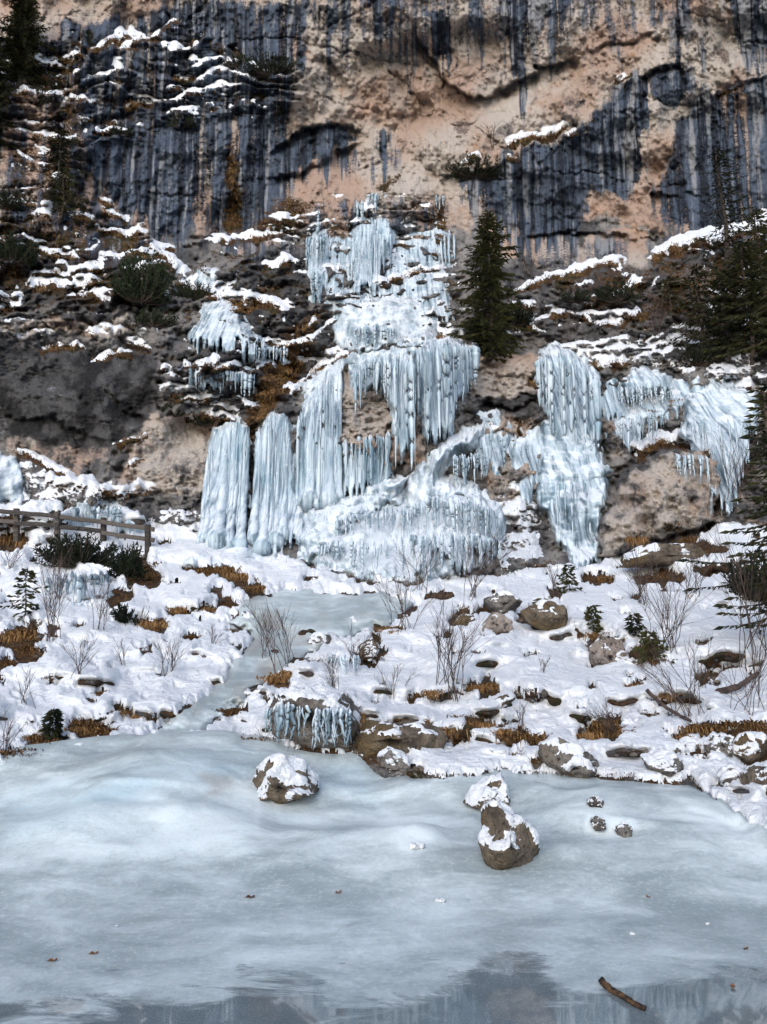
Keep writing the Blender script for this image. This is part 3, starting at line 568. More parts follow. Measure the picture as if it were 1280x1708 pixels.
def curtain(parent, top, bot, n, w, off=.25, hang=True, foot=False, jt=8, jb=30, seed=0, fringe=0):
    r_ = np.random.default_rng(seed); tu_ = [a[0] for a in top]; bu = [a[0] for a in bot]
    n = max(4, int(n*(.55 if foot or w[1] > 14 else .8)))
    for i in range(n):
        u = np.interp((i+.5+r_.uniform(-.5, .5))/n, [0, 1], [tu_[0], tu_[-1]])
        s = (u-tu_[0])/(tu_[-1]-tu_[0]); ub = bu[0]+s*(bu[-1]-bu[0])
        v0 = np.interp(u, tu_, [a[1] for a in top])+r_.uniform(-jt, jt); v1 = np.interp(ub, bu, [a[1] for a in bot])-abs(r_.normal(0, jb))*(0 if foot else 1)+r_.uniform(-4, 6)
        if v1 < v0+12: v1 = v0+12
        mb = MB(); icicle_np(mb, u, v0, v1, w[0]*.6+(w[1]*1.15-w[0]*.6)*r_.random()**1.4, off+r_.uniform(-.24, .06), hang, foot, int(r_.integers(1e6)))
        mb.build('icicle', M['ice'], parent)
    if fringe:
        mb = MB()
        for i in range(fringe):
            u = r_.uniform(tu_[0], tu_[-1]); v0 = np.interp(u, tu_, [a[1] for a in top]); s = (u-tu_[0])/(tu_[-1]-tu_[0])
            v1 = np.interp(bu[0]+s*(bu[-1]-bu[0]), bu, [a[1] for a in bot])
            icicle_np(mb, u, v0+r_.uniform(-3, 6), v0+(v1-v0)*r_.uniform(.35, 1.0), r_.uniform(2.2, 4.5), off+r_.uniform(-.1, .2), True, False, int(r_.integers(1e6)), 5, 8)
        o = mb.build('icicle_fringe', M['ice'], parent); o['kind'] = 'stuff'
def fall(u, v, label, cat='frozen waterfall', name='frozen_waterfall'):
    x, y, z = hit(u, v); return tag(empty(name, (x, y, z)), label, cat, 'frozen waterfalls on the cliff')
t = fall(380, 905, 'left end of the big ice curtain, narrow pillars split by a dark brown gap')
ice_sheet(t, [(345, 760), (362, 718), (402, 700), (415, 712), (412, 830), (405, 912), (340, 905)], .25, .24, seed=1)
curtain(t, [(345, 750), (362, 718), (398, 700), (416, 712)], [(340, 898), (370, 902), (392, 912), (416, 908)], 15, (8, 17), .35, False, True, 6, 8, 1, 10)
t = fall(460, 912, 'broad ice pillars right of the dark brown gap in the big curtain')
ice_sheet(t, [(430, 720), (452, 684), (480, 690), (492, 760), (502, 900), (460, 922), (420, 912)], .3, .24, seed=2)
curtain(t, [(432, 715), (455, 684), (482, 692)], [(422, 908), (460, 915), (502, 898)], 15, (9, 19), .4, False, True, 6, 8, 2, 10)
t = fall(530, 840, 'tall slanting ice curtain widening upward, left of the orange rock face')
ice_sheet(t, [(492, 720), (512, 660), (545, 628), (570, 608), (568, 700), (565, 832), (500, 850)], .3, .24, seed=3)
curtain(t, [(498, 690), (520, 655), (545, 630), (570, 612)], [(495, 842), (530, 842), (568, 832)], 15, (9, 18), .4, False, True, 6, 8, 3, 14)
t = fall(650, 800, 'middle hanging ice curtain with one long icicle reaching the mound')
ice_sheet(t, [(585, 612), (610, 596), (692, 584), (692, 740), (668, 770), (652, 680), (630, 640), (608, 660), (590, 640)], .6, .26, seed=4)
curtain(t, [(586, 618), (605, 602), (650, 594)], [(588, 690), (604, 700), (618, 640), (650, 690)], 13, (6, 12), .65, True, False, 5, 14, 4, 26)
curtain(t, [(650, 594), (691, 588)], [(654, 790), (690, 790)], 7, (12, 21), .7, True, False, 4, 24, 5, 14)
curtain(t, [(574, 728), (650, 722)], [(574, 830), (650, 802)], 14, (6, 12), .25, False, False, 8, 18, 6, 20)
ice_sheet(t, [(572, 760), (650, 745), (655, 800), (600, 835), (572, 835)], .12, .16, seed=41)
t = fall(740, 720, 'widest hanging ice curtain below the snowy ledge by the spruce')
ice_sheet(t, [(690, 584), (722, 562), (794, 572), (788, 635), (766, 690), (735, 742), (715, 740), (698, 680)], .7, .28, seed=5)
curtain(t, [(692, 586), (722, 566), (792, 574)], [(696, 700), (720, 752), (750, 715), (792, 640)], 22, (8, 17), .75, True, False, 5, 16, 7, 34)
t = fall(945, 945, 'thick blue ice column right of the bare orange rock, running to the snow')
ice_sheet(t, [(895, 592), (930, 576), (965, 592), (1002, 630), (1000, 700), (995, 770), (935, 790), (908, 700)], .5, .26, seed=6)
ice_sheet(t, [(905, 705), (960, 690), (1000, 740), (1018, 790), (1003, 860), (1000, 945), (960, 950), (925, 900), (893, 830), (898, 760)], .55, .10, .35, seed=7, rnd=.35)
curtain(t, [(897, 594), (930, 580), (965, 594), (1000, 630)], [(900, 690), (935, 775), (965, 770), (998, 755)], 20, (9, 17), .6, True, False, 5, 16, 8, 24)
curtain(t, [(905, 800), (995, 790)], [(925, 915), (998, 940)], 12, (8, 15), .45, False, False, 12, 30, 9, 12)
t = fall(1065, 745, 'rounded ice apron with short icicles on the rock ribs at right')
ice_sheet(t, [(1030, 640), (1060, 614), (1110, 622), (1130, 650), (1090, 665), (1040, 670)], .35, .1, .1, seed=8, rnd=.3)
ice_sheet(t, [(1022, 700), (1060, 665), (1150, 650), (1160, 670), (1080, 705), (1050, 750), (1026, 740)], .25, .1, .1, seed=9)
curtain(t, [(1028, 650), (1060, 640), (1120, 650)], [(1030, 690), (1075, 680), (1120, 672)], 14, (5, 9), .4, True, False, 6, 8, 10, 24)
curtain(t, [(1024, 700), (1070, 690), (1110, 695)], [(1028, 752), (1070, 752), (1110, 715)], 12, (5, 9), .35, True, False, 6, 10, 11, 22)
t = fall(1215, 860, 'pale ice sheet at the right edge behind bare twigs, ending in a thin pillar')
ice_sheet(t, [(1145, 665), (1180, 640), (1225, 640), (1262, 660), (1265, 710), (1235, 740), (1225, 860), (1188, 858), (1180, 780), (1140, 730)], .4, .16, .12, seed=10, rnd=.25)
curtain(t, [(1150, 700), (1190, 700), (1255, 690)], [(1150, 745), (1200, 850), (1255, 735)], 14, (7, 14), .5, False, False, 10, 14, 12, 20)
curtain(t, [(1120, 752), (1178, 760)], [(1122, 800), (1176, 820)], 9, (4, 8), .6, True, False, 4, 14, 13, 14)
t = fall(528, 505, 'slim upper ice fall at left, topped by a thin ice spike')
ice_sheet(t, [(512, 400), (522, 385), (552, 388), (548, 440), (538, 510), (518, 512), (514, 450)], .3, .14, .1, seed=11)
curtain(t, [(512, 396), (552, 388)], [(514, 450), (550, 440)], 8, (5, 9), .4, True, False, 4, 14, 14, 12)
curtain(t, [(517, 450), (535, 450)], [(518, 512), (534, 512)], 5, (5, 9), .35, True, False, 4, 10, 15)
mb = MB(); icicle_np(mb, 531, 392, 350, 9, .3, True, False, 5); mb.build('ice_spike', M['ice'], t)
t = fall(615, 485, 'wide upper ice fall in the middle, frothy and stepped')
ice_sheet(t, [(585, 400), (600, 365), (650, 362), (655, 400), (640, 440), (632, 490), (592, 490), (582, 450)], .3, .16, .22, seed=12)
curtain(t, [(586, 405), (620, 385), (652, 395)], [(588, 490), (620, 485), (640, 455)], 14, (5, 10), .4, False, False, 12, 22, 16, 20)
t = fall(612, 370, 'two small ice tufts at the very top of the frozen fall')
curtain(t, [(592, 336), (607, 334)], [(592, 368), (607, 372)], 5, (5, 8), .4, True, False, 3, 5, 17)
curtain(t, [(614, 324), (632, 322)], [(615, 350), (630, 358)], 5, (5, 9), .4, True, False, 3, 5, 18)
t = fall(745, 440, 'small ice streak in the dark wet cleft left of the spruce')
curtain(t, [(734, 392), (760, 385)], [(736, 442), (758, 442)], 7, (5, 9), .35, False, False, 5, 6, 19)
curtain(t, [(727, 326), (740, 326)], [(728, 350), (738, 352)], 3, (5, 8), .4, True, False, 3, 4, 20)
t = fall(390, 600, 'smooth fan of ice on the left terraces below the snow band')
ice_sheet(t, [(308, 595), (318, 545), (345, 505), (372, 498), (405, 520), (432, 560), (470, 590), (480, 605), (400, 602)], .8, .12, .10, seed=13, mat='ice', rnd=.2, flat=True, soft=20)
curtain(t, [(425, 575), (480, 580)], [(428, 606), (478, 608)], 9, (4, 7), .3, True, False, 4, 5, 21, 14)
ice_sheet(t, [(315, 460), (335, 440), (365, 450), (368, 480), (320, 482)], .2, .05, .1, seed=14, mat='ice_mound', rnd=.15)
t = fall(360, 660, 'low row of icicles under the ice fan on the left terraces')
ice_sheet(t, [(312, 612), (360, 608), (425, 620), (418, 650), (360, 650), (315, 640)], .25, .16, seed=15)
curtain(t, [(315, 614), (360, 614), (425, 622)], [(318, 655), (360, 652), (420, 668)], 17, (5, 9), .4, True, False, 5, 8, 22, 26)
t = fall(640, 575, 'stepped ice apron between the upper falls and the hanging curtains')
ice_sheet(t, [(550, 540), (575, 505), (640, 490), (700, 500), (735, 540), (730, 575), (660, 580), (600, 590), (556, 575)], .25, .1, .22, seed=16, mat='ice_mound', rnd=.25)
ice_sheet(t, [(650, 480), (690, 455), (740, 450), (745, 520), (700, 530), (660, 505)], .2, .12, .15, seed=17)
ice_sheet(t, [(640, 420), (700, 410), (720, 380), (715, 440), (650, 462)], .15, .1, .15, seed=18)
curtain(t, [(590, 545), (630, 540), (665, 550)], [(592, 580), (630, 586), (665, 578)], 13, (5, 9), .4, True, False, 4, 6, 23, 18)
t = fall(680, 955, 'great lumpy ice mound at the foot of the falls, with icicles in its hollow', 'ice mound', 'ice_mound')
ice_sheet(t, [(500, 890), (540, 855), (600, 835), (660, 815), (720, 790), (800, 800), (832, 840), (842, 900), (815, 945), (740, 972), (640, 975), (540, 955), (490, 935)], .35, .12, .22, seed=19, mat='ice_mound', rnd=.9, soft=24, name='ice_face')
ice_sheet(t, [(650, 850), (720, 822), (800, 822), (838, 850), (842, 900), (815, 948), (740, 968), (670, 962), (645, 900)], 1.15, .26, .05, seed=27, rnd=.25, soft=14, name='ice_face')
ice_sheet(t, [(488, 895), (510, 850), (560, 832), (625, 800), (690, 790), (665, 845), (600, 880), (560, 925), (510, 940)], .7, .0, .8, seed=20, mat='ice_mound', rnd=.5, soft=18, name='ice_lumps')
ice_sheet(t, [(640, 860), (625, 838), (680, 800), (722, 742), (770, 712), (815, 706), (812, 735), (775, 760), (745, 790), (800, 815), (825, 840), (760, 850), (690, 865)], .95, .10, .22, seed=21, mat='ice_mound', rnd=.4, soft=26, name='ice_ridge')
curtain(t, [(672, 848), (720, 828), (780, 832), (830, 850)], [(672, 905), (720, 890), (780, 905), (832, 905)], 24, (5, 11), 1.3, True, False, 6, 14, 24, 40)
curtain(t, [(668, 900), (760, 890), (835, 900)], [(668, 950), (760, 958), (835, 935)], 18, (6, 12), 1.05, True, False, 8, 18, 25, 26)
curtain(t, [(560, 862), (655, 840)], [(562, 905), (655, 890)], 16, (4, 9), .85, True, False, 10, 12, 70, 16)
curtain(t, [(530, 905), (650, 905)], [(532, 945), (650, 955)], 16, (4, 9), .6, True, False, 10, 12, 71, 16)
curtain(t, [(755, 760), (812, 755)], [(757, 815), (812, 800)], 12, (4, 8), .8, True, False, 5, 10, 26, 18)
t = fall(390, 935, 'smooth bluish ice bulge below the left pillars', 'ice mound', 'ice_mound')
ice_sheet(t, [(290, 925), (320, 895), (370, 890), (430, 910), (470, 925), (465, 940), (400, 950), (310, 945)], .2, .0, .12, seed=22, mat='ice_mound', rnd=.45)
t = fall(130, 1030, 'small ice curtain on the left slope below the fence')
ice_sheet(t, [(72, 1020), (82, 965), (120, 952), (188, 955), (186, 990), (160, 1035), (110, 1040)], .12, .12, seed=23)
curtain(t, [(76, 966), (130, 954), (188, 958)], [(76, 1020), (130, 1025), (186, 992)], 22, (6, 12), -.6, True, False, 5, 12, 27, 24)
t = fall(15, 835, 'milky ice sheet at the left edge of the picture')
ice_sheet(t, [(-60, 770), (0, 752), (25, 762), (45, 800), (40, 840), (-60, 850)], .25, .05, .12, seed=24, mat='ice_mound', rnd=.3)
t = fall(150, 878, 'low ice wall behind the wooden fence')
ice_sheet(t, [(105, 850), (140, 838), (205, 842), (260, 880), (250, 905), (150, 890), (110, 880)], .15, .1, seed=25)
curtain(t, [(110, 846), (205, 846)], [(110, 878), (205, 885)], 12, (5, 10), .3, True, False, 4, 7, 28, 12)
t = fall(515, 1240, 'row of icicles hanging from the rock ledge at the shore', 'icicles', 'icicle_row')
curtain(t, [(446, 1182), (480, 1170), (522, 1176)], [(448, 1228), (475, 1246), (522, 1225)], 30, (3.5, 8), .30, True, False, 4, 12, 29, 26)
curtain(t, [(525, 1180), (585, 1178)], [(527, 1252), (583, 1246)], 28, (3.5, 8), .30, True, False, 5, 14, 30, 20)
t = fall(570, 1130, 'thin icicles under the snowy hump above the shore ledge', 'icicles', 'icicle_row')
curtain(t, [(548, 1092), (596, 1092)], [(550, 1120), (594, 1130)], 12, (3, 7), .12, True, False, 4, 8, 31, 12)
# thin glaze that ties the falls together
t = fall(620, 470, 'thin broken glaze of ice on the rock between the upper falls')
for k_, q in enumerate([[(540, 400), (600, 385), (592, 480), (545, 500)], [(650, 400), (738, 372), (765, 440), (705, 462), (648, 470)], [(540, 505), (575, 480), (740, 470), (765, 540), (735, 560), (560, 545)]]): ice_sheet(t, q, .08, .12, .10, seed=50+k_, soft=22)
t = fall(520, 640, 'sloping icy ledge above the tall slanting curtain')
ice_sheet(t, [(495, 640), (540, 605), (600, 582), (700, 572), (700, 596), (600, 606), (560, 625), (510, 668)], .25, .08, .14, seed=54, mat='ice_mound', soft=12)
t = fall(492, 900, 'narrow ice filling between the broad pillars and the slanting curtain')
ice_sheet(t, [(478, 770), (506, 735), (512, 850), (505, 905), (480, 910)], .2, .2, seed=55)
t = fall(850, 800, 'patchy ice dripping over the rock between mound and blue column')
ice_sheet(t, [(800, 690), (835, 688), (850, 730), (830, 800), (805, 790)], .08, .16, .08, seed=56, soft=16); ice_sheet(t, [(850, 740), (900, 710), (905, 830), (870, 850)], .06, .16, .08, seed=57, soft=20)
curtain(t, [(815, 720), (890, 735)], [(818, 770), (888, 790)], 12, (3, 7), .2, True, False, 10, 12, 60)
t = fall(1150, 690, 'icy glaze joining the right rock ribs and the edge sheet')
ice_sheet(t, [(1100, 640), (1160, 630), (1240, 640), (1200, 690), (1110, 705)], .15, .12, .14, seed=58, soft=16); ice_sheet(t, [(1002, 650), (1035, 625), (1042, 700), (1012, 735)], .1, .18, seed=59, soft=12)
# the frozen stream that spills down the slope on to the lake
def stream_sheet():
    u, v = np.meshgrid(np.arange(150, 740, 2.), np.arange(960, 1285, 2.))
    wu = u+fbm(u/30, v/18, 3, 300)*10; wv = v+fbm(u/26, v/14, 3, 301)*7
    sd = poly_sd(wu, wv, STREAM[0]); d0 = samp(blur(blur(D, 9), 6), u, v)
    h = (.03+.020*d0)*sst(-5, 12, sd)+fbm(u/40, v/16, 3, 302)*.008*d0-.03*d0*sst(3, -6, sd)
    f, usd = grid_faces(*u.shape, sd > -7); x, y, z = world_at(u, v, d0-h)
    fr_ = .42+.3*fbm(u/50, v/24, 4, 303); z0 = np.zeros(u.shape)
    o = mesh_np('frozen_stream', np.stack([x, y, z], -1).reshape(-1, 3)[usd], f, M['lake'], None, True, dict(frost=fr_.ravel()[usd], blue=z0.ravel()[usd], dirt=(.55+.45*fbm(u/45, v/24, 3, 304)).ravel()[usd], wet=z0.ravel()[usd]))
    tag(o, kind='structure')
stream_sheet()
# ------------------------------------------------------------------ more materials
def mat_simple(name, c1, c2, scale=6., rough=.8, stretch=(1, 1, 1), bump=.3, bd=.05, spec=.3):
    t = NT(name); p = t.pos(); n = t.noise(t.mapv(p, stretch), scale, 4, .65)
    rnd = t.n('ShaderNodeObjectInfo').outputs['Random']
    t.set(Base_Color=t.mix(t.rmp(t.math('MULTIPLY_ADD', t.math('SUBTRACT', rnd, .5), .25, n), .32, .68), c1, c2), Roughness=rough, Specular_IOR_Level=spec)
    if bump: t.bump(n, bump, bd)
    return t.m
def mat_boulder(name, c1, c2, c3, k=1., bd=.09):
    t = NT(name); p = t.mapv(t.pos(), (k, k, k)); n = t.noise(p, 5, 5, .7); n2 = t.noise(p, 26, 4, .7); n3 = t.noise(p, 1.3, 3, .6)
    c = t.mix(t.rmp(n, .3, .7), c1, c2); c = t.mix(t.rmp(n3, .45, .65, 0, .8), c, c3); c = t.mix(t.rmp(n2, .48, .32, 0, .85), c, (.025, .021, .018))
    t.set(Base_Color=c, Roughness=.9, Specular_IOR_Level=.2); t.bump(t.math('MULTIPLY_ADD', n2, .5, n), .9, bd); return t.m
M['boulder'] = mat_boulder('mossy_rock', (.055, .045, .036), (.19, .155, .12), (.115, .08, .035))
M['greyrock'] = mat_boulder('grey_rock', (.06, .055, .052), (.24, .225, .21), (.15, .125, .10))
M['bigrock'] = mat_boulder('conglomerate', (.15, .125, .11), (.36, .31, .28), (.26, .19, .155), .4, .3)
M['bark'] = mat_simple('bark', (.028, .022, .018), (.085, .065, .052), 14, .9)
M['twig'] = mat_simple('twig_bark', (.030, .022, .020), (.095, .066, .055), 9, .85, bump=0)
M['needle'] = mat_simple('spruce_needles', (.007, .011, .005), (.050, .052, .016), 2.2, .7, bump=0, spec=.2)
M['needle2'] = mat_simple('pine_needles', (.007, .012, .008), (.026, .040, .018), 3, .7, bump=0, spec=.2)
M['grass'] = mat_simple('dry_grass', (.045, .022, .009), (.30, .17, .07), 30, .85, bump=0, spec=.15)
M['grass2'] = mat_simple('dark_dry_grass', (.020, .014, .008), (.14, .075, .03), 22, .9, bump=0, spec=.15)
M['fence'] = mat_simple('weathered_wood', (.026, .023, .021), (.095, .083, .075), 7, .85, (1, 1, 6), .4, .02)
M['wood'] = mat_simple('fallen_wood', (.014, .010, .008), (.13, .07, .032), 26, .85, bump=.5, bd=.01)
M['leaf'] = mat_simple('dead_leaf', (.10, .035, .015), (.26, .12, .05), 40, .7, bump=0)
# ------------------------------------------------------------------ boulders: a full body grown from its outline
def boulder(outline, label, mat='boulder', cover=.5, cat='boulder', name='boulder', thick=.9, rough=.13, seed=0, D0=None, group=None):
    r_ = np.random.default_rng(seed+900)
    pts = np.array(outline, float); ib = np.argmax(pts[:, 1]); c = pts.mean(0)
    g = hit(c[0], pts[ib, 1]-2); D0 = g[1] if D0 is None else D0
    nseg = 64; seg = np.linalg.norm(np.diff(np.vstack([pts, pts[:1]]), axis=0), axis=1); cum = np.concatenate([[0], np.cumsum(seg)]); s = np.linspace(0, cum[-1], nseg, endpoint=False)
    q = np.vstack([pts, pts[:1]]); ou = np.interp(s, cum, q[:, 0]); ov = np.interp(s, cum, q[:, 1])
    size = .5*math.sqrt((pts[:, 0].max()-pts[:, 0].min())*(pts[:, 1].max()-pts[:, 1].min()))*D0/F
    hd = size*thick; D0 = D0+hd*.35
    ph = np.linspace(0, math.pi, 33); V_ = []
    for a in ph:
        k = math.sin(a)**(.36 if 'ledge' in label or 'wall' in label else .55)
        x, y, z = world_at(c[0]+(ou-c[0])*k, c[1]+(ov-c[1])*k, np.full(nseg, D0)); y0 = y-hd*math.cos(a)
        V_.append(np.stack([x, y0, z], 1))
    V_ = np.array(V_); cw = np.array(world_at(c[0], c[1], D0)).ravel()
    n0 = (V_-cw); n0 /= np.linalg.norm(n0, axis=2)[..., None]+1e-6
    sc = 1/max(size, .05)
    V0 = V_.copy()
    for _ in range(9):
        nd = r_.normal(0, 1, 3); nd[1] = -abs(nd[1]); nd[2] = nd[2]*.7+.35; nd /= np.linalg.norm(nd)
        dot = ((V_-cw)*nd).sum(-1); lim = dot.max()*r_.uniform(.55, .86); V_ = V_-nd*(np.maximum(dot-lim, 0)*.95)[..., None]
    lo_, hi_ = V0.reshape(-1, 3).min(0), V0.reshape(-1, 3).max(0); l1, h1 = V_.reshape(-1, 3).min(0), V_.reshape(-1, 3).max(0); V_ = lo_+(V_-l1)/(h1-l1)*(hi_-lo_)
    k1 = fbm(V_[..., 0]*sc*1.3+V_[..., 1]*sc+seed, V_[..., 2]*sc*1.3+seed*3, 5, seed); k2 = ridged(V_[..., 0]*sc*2.6+seed, V_[..., 2]*sc*2.6+V_[..., 1]*sc*2., 5, seed+3)-.6
    V_ = V_+n0*((k1*rough*.9-k2*rough*1.3)*size)[..., None]
    nr, ns = V_.shape[:2]; idx = np.arange(nr*ns).reshape(nr, ns)
    f = np.stack([idx[:-1], idx[1:], np.roll(idx, -1, 1)[1:], np.roll(idx, -1, 1)[:-1]], -1).reshape(-1, 4)
    base = np.array([cw[0], cw[1], V_[..., 2].min()])
    t = tag(empty(name, base), label, cat, group)
    mb = MB(); mb.add(V_.reshape(-1, 3), f); st = mb.build('stone', M[mat], t)
    du = np.roll(V_, -1, 1)-np.roll(V_, 1, 1); dv = np.gradient(V_, axis=0); nn = np.cross(du, dv); nn /= np.linalg.norm(nn, axis=2)[..., None]+1e-9
    if (nn*n0).sum() < 0: nn = -nn
    m = nn[..., 2]*.8+.75*fbm(V_[..., 0]*sc*2.3+seed, V_[..., 2]*sc*2.3+V_[..., 1]*sc*2, 4, seed+8)-(1-2*cover)*.9-.24
    if cover > 0:
        th = np.clip(m*2.2, -.6, 1)*min(.05*size+.006, .07)
        S = V_+nn*(th*.5)[..., None]+np.array([0, 0, 1])*(th*.7)[..., None]
        ok = (m > -.25).ravel(); fq = f[ok[f].all(1)]
        if len(fq):
            ug = np.unique(fq); re = np.zeros(nr*ns, int); re[ug] = np.arange(len(ug))
            mb = MB(); mb.add(S.reshape(-1, 3)[ug], re[fq]); mb.build('snow_cap', M['snow'], t).parent = st
    return t
BOULDERS = [
 ([(412, 1318), (425, 1285), (455, 1265), (490, 1262), (515, 1275), (531, 1298), (528, 1318), (500, 1327), (465, 1338), (440, 1340), (415, 1330)], 'snow-capped boulder with two upright twigs on the shore ice, left of centre', 'boulder', .50),
 ([(798, 1375), (813, 1352), (845, 1343), (870, 1348), (885, 1370), (898, 1410), (896, 1440), (875, 1450), (840, 1450), (815, 1440), (802, 1405)], 'tall brown boulder streaked with snow, nearest on the ice', 'boulder', .46),
 ([(772, 1340), (785, 1315), (815, 1297), (840, 1295), (851, 1310), (845, 1338), (820, 1350), (790, 1350)], 'smaller snowy boulder touching the back of the tall brown one', 'boulder', .48),
 ([(905, 1278), (915, 1245), (940, 1232), (970, 1245), (990, 1265), (1008, 1290), (985, 1298), (930, 1300), (908, 1290)], 'dark pointed boulder at the shoreline with snow on its left shoulder', 'greyrock', .5),
 ([(1072, 1265), (1090, 1255), (1120, 1258), (1145, 1278), (1151, 1300), (1120, 1297), (1085, 1282)], 'long low dark boulder at the right of the shoreline', 'greyrock', .55),
 ([(628, 1258), (650, 1250), (680, 1262), (683, 1280), (660, 1285), (630, 1273)], 'small dark stone below the overhanging grassy bank', 'greyrock', .45),
 ([(812, 1005), (840, 988), (870, 990), (872, 1010), (850, 1030), (815, 1022)], 'flat grey slab on top of the rock pile on the slope', 'greyrock', .32),
 ([(803, 1042), (825, 1020), (852, 1030), (850, 1055), (815, 1062)], 'reddish boulder under the grey slab of the rock pile', 'bigrock', .1),
 ([(868, 1018), (900, 1005), (945, 1015), (956, 1035), (932, 1062), (900, 1050), (875, 1035)], 'mossy boulder with green growth right of the rock pile', 'boulder', .25),
 ([(980, 1078), (1000, 1062), (1040, 1067), (1046, 1095), (1020, 1117), (985, 1107)], 'rounded pinkish boulder on the snow slope below two small spruces', 'bigrock', .2),
 ([(860, 1158), (878, 1145), (898, 1155), (896, 1175), (870, 1179)], 'little dark snow-dusted rock alone in the middle of the snow slope', 'greyrock', .45),
 ([(985, 1372), (995, 1360), (1008, 1366), (1010, 1382), (993, 1386)], 'left one of two dark stones sunk in the snowy ice patch', 'greyrock', .3),
 ([(1026, 1385), (1040, 1374), (1055, 1382), (1052, 1394), (1034, 1396)], 'right one of two dark stones sunk in the snowy ice patch', 'greyrock', .15),
 ([(980, 1338), (992, 1328), (1008, 1334), (1006, 1346), (988, 1347)], 'small dark stone frozen in the ice below the pointed boulder', 'greyrock', .35),
 ([(510, 1075), (526, 1056), (550, 1058), (553, 1070), (530, 1084)], 'small flat rock beside the frozen stream', 'greyrock', .4),
 ([(598, 1080), (622, 1064), (633, 1080), (628, 1094), (606, 1094)], 'brown rock poking out of the snowy hump above the icicles', 'boulder', .35),
 ([(1250, 1308), (1262, 1282), (1300, 1274), (1325, 1300), (1315, 1336), (1270, 1338)], 'dark boulder cut by the right edge at the shore', 'boulder', .3),
 ([(590, 1218), (620, 1205), (700, 1208), (742, 1225), (738, 1256), (660, 1264), (598, 1258)], 'long dark rock wall under the grassy shore bank', 'boulder', .12),
 ([(438, 1195), (458, 1166), (505, 1146), (560, 1142), (602, 1172), (600, 1244), (520, 1248), (446, 1242)], 'snow-roofed rock ledge behind the shore icicles', 'greyrock', .45),
 ([(1040, 935), (1080, 915), (1130, 912), (1190, 905), (1200, 925), (1150, 945), (1060, 948)], 'low broad rock rib at the foot of the huge pitted rock', 'boulder', .35),
 ([(1215, 1245), (1235, 1228), (1270, 1225), (1285, 1262), (1240, 1275)], 'dark rock among dry grass on the right bank', 'boulder', .35),
 ([(870, 1098), (885, 1090), (903, 1094), (900, 1100), (880, 1103)], 'thin dark stone lying flat on the snow', 'greyrock', .2),
 ([(1180, 1240), (1200, 1225), (1222, 1238), (1215, 1262), (1190, 1265)], 'middle stone of the dark rubble on the right bank', 'greyrock', .5),
 ([(1135, 1235), (1150, 1228), (1165, 1240), (1158, 1252), (1140, 1250)], 'leftmost stone of the dark rubble on the right bank', 'greyrock', .5),
 ([(1200, 1290), (1225, 1275), (1245, 1290), (1238, 1308), (1210, 1310)], 'lowest stone of the dark rubble on the right bank', 'greyrock', .5),
 ([(755, 1045), (772, 1022), (792, 1028), (790, 1046), (768, 1052)], 'brown rock left of the rock pile under bare twigs', 'boulder', .25),
 ([(820, 1172), (845, 1158), (862, 1168), (850, 1182), (830, 1184)], 'yellowish rock beside the large bare shrub', 'boulder', .35),
]
for i, (o, lab, mt, cv) in enumerate(BOULDERS):
    boulder(o, lab, mt, cv, seed=i+1, thick=.75 if 'huge' in lab or 'wall' in lab or 'ledge' in lab else .95, rough=.10 if 'huge' in lab else .15)
